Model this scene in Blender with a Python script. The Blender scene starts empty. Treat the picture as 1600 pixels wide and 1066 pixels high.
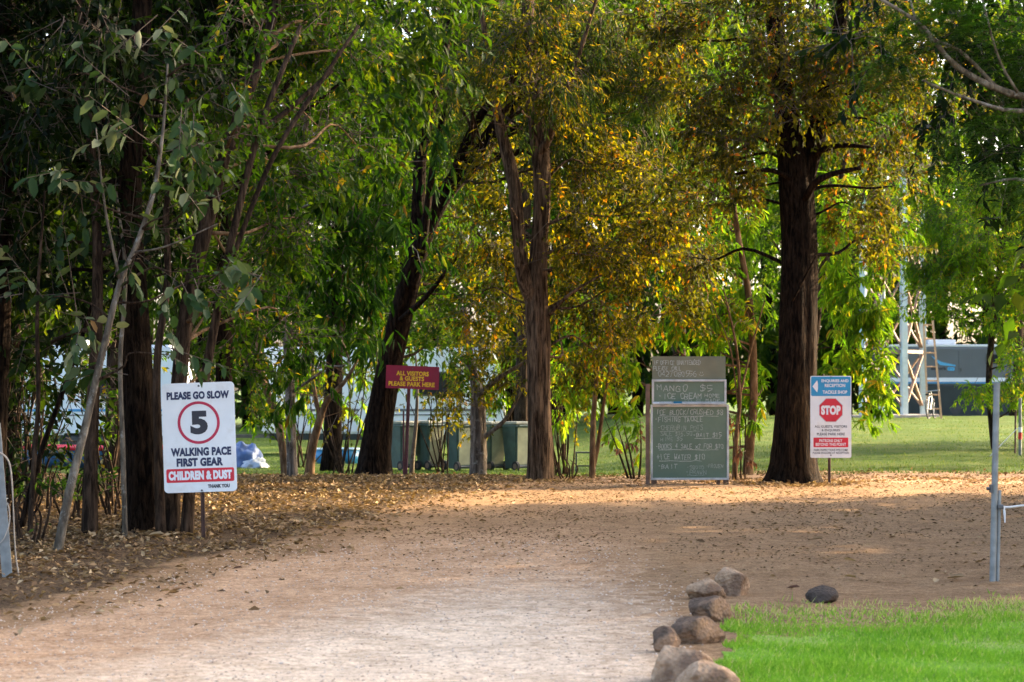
import bpy, bmesh, math, random
import numpy as np
from mathutils import Vector, Matrix

SC = bpy.context.scene
COL = SC.collection
RNG = np.random.default_rng(7)
random.seed(7)
R = math.radians

# ------------------------------------------------------------------ camera, world, sun, exposure
F = 3777.8                       # focal length in photo pixels (85 mm on 36 mm, 1600 px wide)
CZ = 1.5
cam = bpy.data.cameras.new('camera'); cam.lens = 85; cam.sensor_width = 36
cam.clip_start = 0.5; cam.clip_end = 2000
cam.shift_y = 67 / 1600
cam.dof.use_dof = True; cam.dof.focus_distance = 25.0; cam.dof.aperture_fstop = 4.8
camo = bpy.data.objects.new('camera', cam); COL.objects.link(camo)
camo.location = (0, 0, CZ); camo.rotation_euler = (R(90), 0, 0)
SC.camera = camo

SUN_AZ, SUN_EL = 60.0, 21.0      # azimuth measured from +Y (view direction) towards +X
sdir = Vector((math.sin(R(SUN_AZ)) * math.cos(R(SUN_EL)), math.cos(R(SUN_AZ)) * math.cos(R(SUN_EL)), math.sin(R(SUN_EL))))
w = bpy.data.worlds.new('World'); SC.world = w; w.use_nodes = True
wn = w.node_tree.nodes; wl = w.node_tree.links
sky = wn.new('ShaderNodeTexSky'); sky.sky_type = 'NISHITA'; sky.sun_disc = False
sky.sun_elevation = R(SUN_EL); sky.sun_rotation = R(SUN_AZ); sky.dust_density = 5.0; sky.air_density = 0.7; sky.ozone_density = 0.5
wl.new(sky.outputs[0], wn['Background'].inputs[0]); wn['Background'].inputs[1].default_value = 0.15
sl = bpy.data.lights.new('sun', 'SUN'); sl.energy = 3.1; sl.angle = R(0.5); sl.color = (1.0, 0.76, 0.46)
so = bpy.data.objects.new('sun', sl); COL.objects.link(so)
so.rotation_euler = sdir.to_track_quat('Z', 'Y').to_euler(); so.location = (30, 20, 30)
SC.view_settings.view_transform = 'Standard'; SC.view_settings.look = 'None'
SC.view_settings.exposure = 2.8; SC.view_settings.gamma = 1.0
SC.view_settings.use_curve_mapping = False
SC.cycles.max_bounces = 8; SC.cycles.transmission_bounces = 6; SC.cycles.diffuse_bounces = 4

# ------------------------------------------------------------------ helpers
def P(px, py, d):
    return Vector(((px - 800) / F * d, d, CZ + (600 - py) / F * d))
def sstep(t):
    t = np.clip(t, 0, 1); return t * t * (3 - 2 * t)
LY = [-50, 14, 18, 21, 26, 31.5, 36, 40, 46, 60, 130, 400]
LZ = [0, 0, .03, .14, .2, .19, .09, .0, -.11, -.25, -.33, -.3]
RY = [-50, 14, 18, 21, 26, 31.5, 36, 40, 46, 60, 70, 76, 82, 90, 130, 400]
RZ = [0, 0, .02, .12, .19, .19, .10, .13, .22, .38, .47, .48, .40, .15, .1, .1]
def gz(x, y):
    x = np.asarray(x, float); y = np.asarray(y, float)
    s = sstep((x - 1.0) / 3.2)
    z = np.interp(y, LY, LZ) * (1 - s) + np.interp(y, RY, RZ) * s
    z = z + 0.012 * np.sin(x * 2.1 + y * .7) * np.sin(y * 1.3 - x * .5) + 0.006 * np.sin(x * 5.3 - y * 3.1)
    bank = sstep(((-3.4 + (y - 16) * .214) - x) / 1.2) * sstep((y - 13) / 3) * sstep((38 - y) / 5)
    return z + bank * .05
def G(px, d):
    x = (px - 800) / F * d
    return Vector((x, d, float(gz(x, d))))

ORG = {}
def thing(name, label, cat, loc, rot=(0, 0, 0), group=None):
    o = bpy.data.objects.new(name, None); COL.objects.link(o)
    o.empty_display_size = 0.2
    o.location = loc; o.rotation_euler = rot
    o['label'] = label; o['category'] = cat
    if group: o['group'] = group
    ORG[o.name] = Vector(loc)
    return o
def tag(o, label, cat, group=None):
    o['label'] = label; o['category'] = cat
    if group: o['group'] = group
    return o
def link(name, me, parent=None, mat=None):
    if mat is not None and not me.materials: me.materials.append(mat)
    o = bpy.data.objects.new(name, me); COL.objects.link(o)
    if parent is not None: o.parent = parent
    return o
def worldobj(name, verts, faces, mat, parent=None, origin=None, smooth=True):
    """mesh given in world coordinates; origin moved to the parent's / own base"""
    verts = np.asarray(verts, float).reshape(-1, 3)
    if parent is not None:
        org = ORG.get(parent.name, Vector((0, 0, 0)))
    else:
        org = origin if origin is not None else Vector((0, 0, 0))
    me = bpy.data.meshes.new(name)
    me.from_pydata((verts - np.array(org)).tolist(), [], faces)
    if smooth: me.polygons.foreach_set('use_smooth', [True] * len(me.polygons))
    me.update()
    o = link(name, me, parent, mat)
    if parent is None: o.location = org
    ORG[o.name] = Vector(org)
    return o
def bmobj(name, bm, mat, parent=None, smooth=False):
    me = bpy.data.meshes.new(name); bm.normal_update(); bm.to_mesh(me); bm.free()
    if smooth: me.polygons.foreach_set('use_smooth', [True] * len(me.polygons))
    return link(name, me, parent, mat)
def box(bm, x0, x1, y0, y1, z0, z1, bev=0.0):
    m = Matrix.Translation(((x0 + x1) / 2, (y0 + y1) / 2, (z0 + z1) / 2)) @ Matrix.Diagonal((abs(x1 - x0), abs(y1 - y0), abs(z1 - z0), 1))
    r = bmesh.ops.create_cube(bm, size=1, matrix=m)
    if bev > 0:
        es = list({e for v in r['verts'] for e in v.link_edges})
        bmesh.ops.bevel(bm, geom=es, offset=bev, segments=2, affect='EDGES', profile=.6)
def boxobj(name, b, mat, parent=None, bev=0.0):
    bm = bmesh.new(); box(bm, *b, bev=bev); return bmobj(name, bm, mat, parent)
def rod(bm, a, b, r, n=8):
    a = Vector(a); b = Vector(b); d = b - a; L = d.length
    q = d.to_track_quat('Z', 'Y').to_matrix().to_4x4()
    bmesh.ops.create_cone(bm, cap_ends=True, segments=n, radius1=r, radius2=r, depth=L, matrix=Matrix.Translation((a + b) / 2) @ q)
def bar(bm, a, b, wx, wy):
    a = Vector(a); b = Vector(b); d = b - a
    q = d.to_track_quat('Z', 'Y').to_matrix().to_4x4()
    bmesh.ops.create_cube(bm, size=1, matrix=Matrix.Translation((a + b) / 2) @ q @ Matrix.Diagonal((wx, wy, d.length, 1)))
def catmull(pts, n):
    p = np.array([list(q) for q in pts], float)
    p = np.vstack([2 * p[0] - p[1], p, 2 * p[-1] - p[-2]])
    m = len(p) - 3
    t = np.linspace(0, m - 1e-6, n); i = t.astype(int); f = (t - i)[:, None]
    a, b, c, d = p[i], p[i + 1], p[i + 2], p[i + 3]
    return .5 * (2 * b + (c - a) * f + (2 * a - 5 * b + 4 * c - d) * f ** 2 + (3 * b - a - 3 * c + d) * f ** 3)
def tube(pts, radii, n=14, sides=12, rough=0.05, flare=0.0, seed=0):
    """tapered, slightly irregular limb; returns verts, faces"""
    pts4 = [list(p) + [r] for p, r in zip(pts, radii)]
    c = catmull(pts4, n); ce = c[:, :3]; rr = np.maximum(c[:, 3], .002)
    tan = np.gradient(ce, axis=0); tan /= np.linalg.norm(tan, axis=1)[:, None]
    ref = np.array([0.31, -0.95, 0.05]); u = np.cross(tan, ref); u /= np.linalg.norm(u, axis=1)[:, None]
    v = np.cross(tan, u)
    th = np.linspace(0, 2 * np.pi, sides, endpoint=False)
    s = np.linspace(0, 1, n)[:, None]
    ph = seed * 1.7
    ridge = rough * (np.sin(3 * th + ph + 4 * s) + .7 * np.sin(5 * th - ph * 2 + 3 * np.sin(6 * s + ph)) + .6 * np.sin(8 * th + 9 * s + ph) + .5 * np.sin(17 * s + 2 * th + ph))
    if sides > 30:      # deep bark furrows
        wob = np.sin(9 * s + ph) + np.sin(23 * s + 2 * ph) * .5
        ridge = ridge + .022 * np.abs(np.sin(11 * th + 1.2 * wob)) + .016 * np.sin(19 * th - 1.7 * wob + 3 * np.sin(31 * s)) + .012 * np.sin(61 * s + 7 * th) * np.sin(37 * s + 3 * th)
    fl = flare * np.exp(-s * 26) * (1 + .5 * np.sin(5 * th + ph))
    rad = rr[:, None] * (1 + ridge + fl)
    V = ce[:, None, :] + rad[:, :, None] * (np.cos(th)[None, :, None] * u[:, None, :] + np.sin(th)[None, :, None] * v[:, None, :])
    V = V.reshape(-1, 3)
    Fc = []
    for i in range(n - 1):
        for j in range(sides):
            k = (j + 1) % sides
            Fc.append((i * sides + j, i * sides + k, (i + 1) * sides + k, (i + 1) * sides + j))
    Fc.append(tuple(range((n - 1) * sides, n * sides)))
    Fc.append(tuple(reversed(range(sides))))
    return V, Fc

# ------------------------------------------------------------------ materials
def newmat(name):
    m = bpy.data.materials.new(name); m.use_nodes = True
    nt = m.node_tree; nt.nodes.clear()
    out = nt.nodes.new('ShaderNodeOutputMaterial')
    return m, nt, out
def N(nt, t, **kw):
    n = nt.nodes.new(t)
    for k, v in kw.items(): setattr(n, k, v)
    return n
def ramp(nt, stops):
    r = nt.nodes.new('ShaderNodeValToRGB'); e = r.color_ramp.elements
    while len(e) < len(stops): e.new(0.5)
    for el, (p, c) in zip(e, stops):
        el.position = p; el.color = (*c, 1)
    return r
def plain(name, col, rough=.5, metal=0.0, var=.15, scale=8.0, bump=0.0, bscale=40.0, dirt=None, coat=0.0):
    m, nt, out = newmat(name)
    b = N(nt, 'ShaderNodeBsdfPrincipled'); b.inputs['Roughness'].default_value = rough; b.inputs['Metallic'].default_value = metal
    b.inputs['Coat Weight'].default_value = coat
    tc = N(nt, 'ShaderNodeTexCoord')
    no = N(nt, 'ShaderNodeTexNoise'); no.inputs['Scale'].default_value = scale; no.inputs['Detail'].default_value = 6
    nt.links.new(tc.outputs['Object'], no.inputs['Vector'])
    c2 = tuple(min(1, c * (1 + var)) for c in col); c1 = tuple(c * (1 - var) for c in col)
    stops = [(.3, c1), (.7, c2)]
    r = ramp(nt, stops); nt.links.new(no.outputs[0], r.inputs[0])
    src = r.outputs[0]
    if dirt:
        n2 = N(nt, 'ShaderNodeTexNoise'); n2.inputs['Scale'].default_value = scale * .6; n2.inputs['Detail'].default_value = 9; n2.inputs['Roughness'].default_value = .7
        nt.links.new(tc.outputs['Object'], n2.inputs['Vector'])
        rr = ramp(nt, [(.52, (0, 0, 0)), (.72, (1, 1, 1))]); nt.links.new(n2.outputs[0], rr.inputs[0])
        mx = N(nt, 'ShaderNodeMixRGB'); mx.inputs[2].default_value = (*dirt, 1)
        mu = N(nt, 'ShaderNodeMath', operation='MULTIPLY'); mu.inputs[1].default_value = .6
        nt.links.new(rr.outputs[0], mu.inputs[0]); nt.links.new(mu.outputs[0], mx.inputs[0]); nt.links.new(src, mx.inputs[1]); src = mx.outputs[0]
    nt.links.new(src, b.inputs['Base Color'])
    if bump:
        n3 = N(nt, 'ShaderNodeTexNoise'); n3.inputs['Scale'].default_value = bscale; n3.inputs['Detail'].default_value = 5
        nt.links.new(tc.outputs['Object'], n3.inputs['Vector'])
        bp = N(nt, 'ShaderNodeBump'); bp.inputs['Strength'].default_value = bump; bp.inputs['Distance'].default_value = .02
        nt.links.new(n3.outputs[0], bp.inputs['Height']); nt.links.new(bp.outputs[0], b.inputs['Normal'])
    nt.links.new(b.outputs[0], out.inputs[0])
    return m
def leafmat(name, stops, trans=.45, tint=(1.5, 1.5, .8), rough=.6):
    m, nt, out = newmat(name)
    at = N(nt, 'ShaderNodeAttribute'); at.attribute_name = 'rnd'
    r = ramp(nt, stops); nt.links.new(at.outputs['Fac'], r.inputs[0])
    b = N(nt, 'ShaderNodeBsdfPrincipled'); b.inputs['Roughness'].default_value = rough
    b.inputs['Specular IOR Level'].default_value = .12
    nt.links.new(r.outputs[0], b.inputs['Base Color'])
    t = N(nt, 'ShaderNodeBsdfTranslucent')
    mu = N(nt, 'ShaderNodeMixRGB', blend_type='MULTIPLY'); mu.inputs[0].default_value = 1; mu.inputs[2].default_value = (*tint, 1)
    nt.links.new(r.outputs[0], mu.inputs[1]); nt.links.new(mu.outputs[0], t.inputs[0])
    mx = N(nt, 'ShaderNodeMixShader'); mx.inputs[0].default_value = trans
    nt.links.new(b.outputs[0], mx.inputs[1]); nt.links.new(t.outputs[0], mx.inputs[2]); nt.links.new(mx.outputs[0], out.inputs[0])
    return m
def bark(name, c_lo, c_hi, vs=26, stretch=.16, strength=.9, lichen=None):
    m, nt, out = newmat(name)
    b = N(nt, 'ShaderNodeBsdfPrincipled'); b.inputs['Roughness'].default_value = .9; b.inputs['Specular IOR Level'].default_value = .05
    tc = N(nt, 'ShaderNodeTexCoord'); mp = N(nt, 'ShaderNodeMapping'); mp.inputs['Scale'].default_value = (1, 1, stretch)
    nt.links.new(tc.outputs['Object'], mp.inputs[0])
    n1 = N(nt, 'ShaderNodeTexNoise'); n1.inputs['Scale'].default_value = vs; n1.inputs['Detail'].default_value = 8; n1.inputs['Roughness'].default_value = .65; n1.inputs['Distortion'].default_value = .6
    nt.links.new(mp.outputs[0], n1.inputs['Vector'])
    n2 = N(nt, 'ShaderNodeTexNoise'); n2.inputs['Scale'].default_value = 3.0; n2.inputs['Detail'].default_value = 4
    nt.links.new(tc.outputs['Object'], n2.inputs['Vector'])
    r = ramp(nt, [(.40, c_lo), (.5, tuple(a * .45 + b_ * .55 for a, b_ in zip(c_lo, c_hi))), (.62, tuple(1.25 * b_ for b_ in c_hi))]); nt.links.new(n1.outputs[0], r.inputs[0])
    mx = N(nt, 'ShaderNodeMixRGB', blend_type='MULTIPLY'); mx.inputs[0].default_value = .8
    r2 = ramp(nt, [(.3, (.6, .55, .5)), (.7, (1.25, 1.2, 1.15))]); nt.links.new(n2.outputs[0], r2.inputs[0])
    nt.links.new(r.outputs[0], mx.inputs[1]); nt.links.new(r2.outputs[0], mx.inputs[2])
    src = mx.outputs[0]
    if lichen:
        n4 = N(nt, 'ShaderNodeTexNoise'); n4.inputs['Scale'].default_value = 9; n4.inputs['Detail'].default_value = 8; n4.inputs['Roughness'].default_value = .7
        nt.links.new(tc.outputs['Object'], n4.inputs['Vector'])
        r4 = ramp(nt, [(.55, (0, 0, 0)), (.66, (1, 1, 1))]); nt.links.new(n4.outputs[0], r4.inputs[0])
        m4 = N(nt, 'ShaderNodeMixRGB'); m4.inputs[2].default_value = (*lichen, 1)
        nt.links.new(r4.outputs[0], m4.inputs[0]); nt.links.new(src, m4.inputs[1]); src = m4.outputs[0]
    nt.links.new(src, b.inputs['Base Color'])
    bp = N(nt, 'ShaderNodeBump'); bp.inputs['Strength'].default_value = strength; bp.inputs['Distance'].default_value = .04
    nt.links.new(n1.outputs[0], bp.inputs['Height']); nt.links.new(bp.outputs[0], b.inputs['Normal'])
    nt.links.new(b.outputs[0], out.inputs[0])
    return m

M = {}
M['bark_dark'] = bark('bark_dark', (.0028, .0018, .0012), (.023, .0145, .009), vs=30, stretch=.2, strength=1.0)
M['bark_red'] = bark('bark_red', (.024, .015, .009), (.125, .084, .052), vs=24, stretch=.12)
M['bark_brown'] = bark('bark_brown', (0.0171, 0.0117, 0.0083), (0.0634, 0.0429, 0.0292))
M['bark_grey'] = bark('bark_grey', (0.063, 0.0525, 0.042), (0.196, 0.168, 0.14), vs=18, lichen=(0.28, 0.266, 0.231))
M['bark_tan'] = bark('bark_tan', (0.0806, 0.0479, 0.0252), (0.1814, 0.121, 0.0706), vs=14, stretch=.3, strength=.4)
M['bark_pale'] = bark('bark_pale', (0.0685, 0.058, 0.0448), (0.1581, 0.137, 0.1054), vs=14, stretch=.3, strength=.4, lichen=(0.2604, 0.248, 0.217))
M['twig'] = plain('twig', (0.078, 0.054, 0.036), rough=.9)
M['l_broad'] = leafmat('leaf_broad', [(0, (.013, .030, .011)), (.5, (.028, .058, .018)), (.8, (.10, .125, .062)), (.96, (.18, .195, .11)), (1, (.2, .11, .04))], trans=.3)
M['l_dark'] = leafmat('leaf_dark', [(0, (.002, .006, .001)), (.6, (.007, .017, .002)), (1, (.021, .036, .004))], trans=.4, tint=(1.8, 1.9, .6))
M['l_green'] = leafmat('leaf_green', [(0, (.012, .036, .003)), (.6, (.035, .076, .006)), (.92, (.075, .115, .010)), (1, (.2, .14, .012))], trans=.5, tint=(2.1, 2.1, .5))
M['l_mango'] = leafmat('leaf_mango', [(0, (.009, .034, .003)), (.55, (.024, .070, .007)), (.9, (.055, .115, .012)), (.97, (.09, .11, .016)), (1, (.2, .12, .02))], trans=.45, tint=(2.0, 2.1, .6))
M['l_bright'] = leafmat('leaf_bright', [(0, (.055, .13, .012)), (.6, (.13, .225, .02)), (.93, (.24, .28, .025)), (1, (.36, .25, .03))], trans=.65, tint=(2.0, 2.0, .45))
M['l_acacia'] = leafmat('leaf_acacia', [(0, (0.0172, 0.039, 0.0062)), (.6, (0.0429, 0.0741, 0.0117)), (.82, (0.0858, 0.1014, 0.0156)), (.9, (0.2652, 0.2028, 0.0094)), (1, (0.3276, 0.2418, 0.0094))], trans=.45, tint=(1.8, 1.6, .6))
M['l_gold'] = leafmat('leaf_gold', [(0, (.020, .030, .003)), (.4, (.055, .062, .005)), (.72, (.125, .112, .007)), (.95, (.26, .195, .008)), (1, (.25, .11, .010))], trans=.6, tint=(2.05, 1.9, .45))
M['l_olive'] = leafmat('leaf_olive', [(0, (.018, .025, .004)), (.5, (.050, .056, .006)), (.8, (.11, .10, .009)), (.97, (.18, .13, .010)), (1, (.20, .07, .012))], trans=.55, tint=(1.95, 1.85, .5))
M['l_feather'] = leafmat('leaf_feather', [(0, (.014, .04, .006)), (.7, (.035, .085, .012)), (1, (.07, .12, .014))], trans=.5, tint=(1.9, 2.0, .6))
M['l_far'] = leafmat('leaf_far', [(0, (.008, .026, .003)), (.6, (.028, .062, .005)), (1, (.085, .115, .010))], trans=.5, tint=(2.1, 2.0, .5))
M['l_litter'] = leafmat('leaf_litter', [(0, (0.0577, 0.033, 0.0181)), (.35, (0.165, 0.099, 0.0495)), (.7, (0.297, 0.1939, 0.099)), (.9, (0.429, 0.3218, 0.1897)), (1, (0.2475, 0.165, 0.0825))], trans=.12, rough=.7)
M['l_scraps'] = leafmat('leaf_scraps', [(0, (.10, .06, .034)), (.6, (.25, .165, .095)), (1, (.42, .31, .19))], trans=.1, rough=.8)
M['l_dry'] = leafmat('leaf_dry', [(0, (0.0675, 0.0338, 0.0225)), (.6, (0.135, 0.06, 0.0375)), (1, (0.21, 0.0975, 0.0525))], trans=.2, rough=.7)
M['grass'] = leafmat('grass_blade', [(0, (.10, .25, .018)), (.55, (.20, .39, .035)), (.85, (.34, .47, .07)), (.93, (.48, .47, .2)), (1, (.5, .42, .24))], trans=.45, tint=(1.3, 1.4, .8))
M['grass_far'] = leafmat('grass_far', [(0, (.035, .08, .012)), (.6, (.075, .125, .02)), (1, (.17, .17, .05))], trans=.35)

# ------------------------------------------------------------------ leaves
def unit(a): return a / np.maximum(np.linalg.norm(a, axis=-1, keepdims=True), 1e-9)
def leaf_mesh(name, pos, axis, nrm, L, W, rnd, fold=.25, curl=.12, widest=.45, simple=False):
    """N real folded leaf blades -> one mesh (two quads per leaf)"""
    n = len(pos); axis = unit(axis); side = unit(np.cross(axis, nrm)); nrm = np.cross(side, axis)
    L = np.broadcast_to(L, (n,))[:, None]; Wd = np.broadcast_to(W, (n,))[:, None] * .5
    b = pos; t = pos + axis * L - nrm * (L * curl)
    if simple:      # small blade: one pointed, folded pair of triangles
        mid = pos + axis * L * widest + nrm * (Wd * fold)
        V = np.stack([b, mid - side * Wd, t, mid + side * Wd], 1).reshape(-1, 3)
        base = (np.arange(n) * 4)[:, None]
        Fi = np.concatenate([base + np.array([0, 1, 2]), base + np.array([0, 2, 3])], 1).reshape(-1).astype(np.int32)
        nv, nl, st_ = n * 4, n * 6, 3
    else:
        nv, nl, st_ = n * 6, n * 8, 4
    a1 = pos + axis * L * (widest * .55) + nrm * Wd * fold; a2 = pos + axis * L * (widest + .27) + nrm * (Wd * fold - L * curl * .3)
    if not simple:
        V = np.stack([b, a1 - side * Wd * .85, a2 - side * Wd * .8, t, a2 + side * Wd * .8, a1 + side * Wd * .85], 1).reshape(-1, 3)
        base = (np.arange(n) * 6)[:, None]
        Fi = np.concatenate([base + np.array([0, 1, 2, 3]), base + np.array([0, 3, 4, 5])], 1).reshape(-1).astype(np.int32)
    me = bpy.data.meshes.new(name)
    me.vertices.add(nv); me.vertices.foreach_set('co', V.astype(np.float32).ravel())
    me.loops.add(nl); me.loops.foreach_set('vertex_index', Fi)
    me.polygons.add(n * 2); me.polygons.foreach_set('loop_start', np.arange(0, nl, st_, dtype=np.int32))
    at = me.attributes.new('rnd', 'FLOAT', 'FACE'); at.data.foreach_set('value', np.repeat(np.clip(rnd, 0, 1), 2).astype(np.float32))
    me.update(calc_edges=True)
    return me
def prism_mesh(name, a, b, r0, r1):
    n = len(a); d = unit(b - a); u = unit(np.cross(d, np.array([.3, .2, .93]))); v = np.cross(d, u)
    V = []
    for k in range(3):
        c, s = math.cos(k * 2.094), math.sin(k * 2.094)
        V.append(a + (u * c + v * s) * r0)
    for k in range(3):
        c, s = math.cos(k * 2.094), math.sin(k * 2.094)
        V.append(b + (u * c + v * s) * r1)
    V = np.stack(V, 1).reshape(-1, 3)
    base = (np.arange(n) * 6)[:, None]
    Fi = np.concatenate([base + np.array(q) for q in ([0, 1, 4, 3], [1, 2, 5, 4], [2, 0, 3, 5])], 1).reshape(-1).astype(np.int32)
    me = bpy.data.meshes.new(name)
    me.vertices.add(n * 6); me.vertices.foreach_set('co', V.astype(np.float32).ravel())
    me.loops.add(n * 12); me.loops.foreach_set('vertex_index', Fi)
    me.polygons.add(n * 3); me.polygons.foreach_set('loop_start', np.arange(0, n * 12, 4, dtype=np.int32))
    me.update(calc_edges=True)
    return me
# style: leaf length, leaf width, leaves per twig, twig length, droop of twig, droop of leaf, spread
ST = {
 'broad':  dict(L=.15, W=.075, K=7, T=.45, td=.1, ld=.75, sp=.8, mat='l_broad', fold=.2),
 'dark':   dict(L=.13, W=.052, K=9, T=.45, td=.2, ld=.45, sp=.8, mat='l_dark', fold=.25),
 'green':  dict(L=.085, W=.042, K=11, T=.40, td=.15, ld=.35, sp=.9, mat='l_green', fold=.25),
 'mango':  dict(L=.21, W=.044, K=11, T=.28, td=.45, ld=1.1, sp=.75, mat='l_mango', fold=.3),
 'bright': dict(L=.20, W=.046, K=11, T=.30, td=.45, ld=1.0, sp=.8, mat='l_bright', fold=.3),
 'acacia': dict(L=.13, W=.022, K=13, T=.45, td=.5, ld=.7, sp=.6, mat='l_acacia', fold=.15),
 'gold':   dict(L=.085, W=.042, K=11, T=.45, td=.3, ld=.5, sp=.8, mat='l_gold', fold=.25),
 'olive':  dict(L=.085, W=.045, K=11, T=.45, td=.25, ld=.5, sp=.8, mat='l_olive', fold=.25),
 'right':  dict(L=.11, W=.036, K=11, T=.45, td=.35, ld=.6, sp=.8, mat='l_bright', fold=.25),
 'rgreen': dict(L=.12, W=.036, K=11, T=.45, td=.35, ld=.7, sp=.8, mat='l_green', fold=.25),
 'far':    dict(L=.30, W=.14, K=9, T=.9, td=.3, ld=.5, sp=.8, mat='l_far', fold=.25),
 'mid':    dict(L=.17, W=.065, K=9, T=.6, td=.35, ld=.6, sp=.8, mat='l_far', fold=.25),
}
def leaves(clumps, st, cov, rng):
    """clumps: (centre, (rx,ry,rz), weight).  Twigs spread through each clump's volume, leaves along each twig."""
    s = ST[st]; A, B, PO, AX, NR, RN = [], [], [], [], [], []
    for c, r, wgt in clumps:
        c = np.array(c, float); r = np.array(r, float)
        nl = cov * wgt * (math.pi * r[0] * r[2]) / (s['L'] * s['W'] * .62)
        nt = max(3, int(nl / s['K']))
        # sub-clumps give light and dark masses and gaps
        ns = max(3, int(4 + 3 * (r[0] * r[1] * r[2]) ** (1 / 3)))
        sc = unit(rng.normal(size=(ns, 3))) * rng.uniform(.15, .95, (ns, 1)) ** .6
        k = rng.integers(0, ns, nt)
        off = unit(rng.normal(size=(nt, 3))) * (rng.uniform(0, 1, (nt, 1)) ** .45) * .48
        loc = sc[k] + off
        base = c + loc * r
        out = unit(loc + .35 * sc[k]) * .8
        td = unit(out + rng.normal(size=(nt, 3)) * .55 + np.array([0, 0, -s['td']]))
        tl = s['T'] * rng.uniform(.5, 1.25, nt)[:, None]
        A.append(base - td * tl * .3); B.append(base + td * tl)
        K = s['K']
        f = (np.arange(K) + .6)[None, :] / K
        f = np.clip(f + rng.uniform(-.05, .05, (nt, K)), .1, 1.02)
        bp = base[:, None, :] + (td * tl)[:, None, :] * f[:, :, None]
        sidev = unit(np.cross(td, rng.normal(size=(nt, 3))))
        sgn = np.where(np.arange(K) % 2 == 0, 1., -1.)[None, :, None]
        ax = td[:, None, :] * .7 + sidev[:, None, :] * sgn * s['sp'] + rng.normal(size=(nt, K, 3)) * .3
        ax[..., 2] -= s['ld']
        nr = np.array([0, 0, 1.0]) + rng.normal(size=(nt, K, 3)) * .55 + out[:, None, :] * .5
        rr = np.clip(rng.normal(.45, .2, (nt, 1)) + rng.normal(0, .22, (nt, K)), 0, .999)
        PO.append(bp.reshape(-1, 3)); AX.append(ax.reshape(-1, 3)); NR.append(nr.reshape(-1, 3)); RN.append(rr.ravel())
    PO = np.concatenate(PO); AX = np.concatenate(AX); NR = np.concatenate(NR); RN = np.concatenate(RN)
    n = len(PO); szs = rng.uniform(.65, 1.2, n)
    return PO, AX, NR, s['L'] * szs, s['W'] * szs * rng.uniform(.85, 1.15, n), RN, np.concatenate(A), np.concatenate(B)
LEAFCOUNT = 0
def foliage(root, clumps, st, cov, seed, name='crown', twigs=True, keep=None, single=0, singlemesh=None):
    global LEAFCOUNT
    rng = np.random.default_rng(seed)
    PO, AX, NR, L, W, RN, A, B = leaves(clumps, st, cov, rng)
    # nothing grows into the ground
    ok = PO[:, 2] > gz(PO[:, 0], PO[:, 1]) + .12 + L
    if keep is not None: ok &= keep(PO)
    PO, AX, NR, L, W, RN = PO[ok], AX[ok], NR[ok], L[ok], W[ok], RN[ok]
    org = np.array(ORG[root.name])
    LEAFCOUNT += len(PO)
    if single:
        # the leaves that show largest (nearest the viewer's side and in front of the mass) are objects of their own
        px = 800 + PO[:, 0] / PO[:, 1] * F; py = 600 - (PO[:, 2] - CZ) / PO[:, 1] * F
        vis = (px > 5) & (px < 1595) & (py > 5) & (py < 1000)
        score = np.where(vis, L / PO[:, 1] * 30 - .35 * PO[:, 1], -99)
        idx = np.argsort(-score)[:single]
        pr = []
        for q in range(6):
            me = leaf_mesh('leaf', np.zeros((1, 3)), np.array([[1., 0, 0]]), np.array([[0, 0, 1.]]), np.array([1.]), np.array([ST[st]['W'] / ST[st]['L']]),
                           np.array([.2 + .15 * q]), fold=.22, curl=.05 + .05 * (q % 3))
            me.materials.append(M[ST[st]['mat']]); pr.append(me)
        for i in idx:
            ax = Vector(AX[i]).normalized(); sd = ax.cross(Vector(NR[i])).normalized(); nn = sd.cross(ax)
            mt = Matrix((ax, -sd, nn)).transposed().to_4x4()
            o = bpy.data.objects.new('leaf', pr[int(RN[i] * 5.99)]); COL.objects.link(o); o.parent = root
            o.matrix_local = Matrix.Translation(Vector(PO[i] - org)) @ mt @ Matrix.Scale(float(L[i]), 4)
        m = np.ones(len(PO), bool); m[idx] = False
        PO, AX, NR, L, W, RN = PO[m], AX[m], NR[m], L[m], W[m], RN[m]
    me = leaf_mesh(name, PO - org, AX, NR, L, W, RN, fold=ST[st]['fold'], simple=st not in ('broad', 'mango', 'bright'))
    o = link(name, me, root, M[ST[st]['mat']]); o['kind'] = 'stuff'
    if twigs:
        ok = (A[:, 2] > gz(A[:, 0], A[:, 1]) + .2) & (B[:, 2] > gz(B[:, 0], B[:, 1]) + .2)
        if keep is not None: ok &= keep(A) & keep(B)
        if ok.sum() > 3:
            t = link('twigs', prism_mesh('twigs', A[ok] - org, B[ok] - org, .005, .002), root, M['twig']); t['kind'] = 'stuff'
    return o
def C(px, py, d, rx, ry, rd=None, wgt=1.0):
    """clump given by photo position and real distance -> world ellipsoid"""
    k = d / F
    return (P(px, py, d), (rx * k, (rd if rd is not None else max(.5, (rx + ry) * .5 * k)), ry * k), wgt)
def trunk_pts(lst):
    return [P(px, py, d) for px, py, d, _ in lst], [wd * (.5 if wd < 30 else .44) * d / F for _, _, d, wd in lst]
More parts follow.
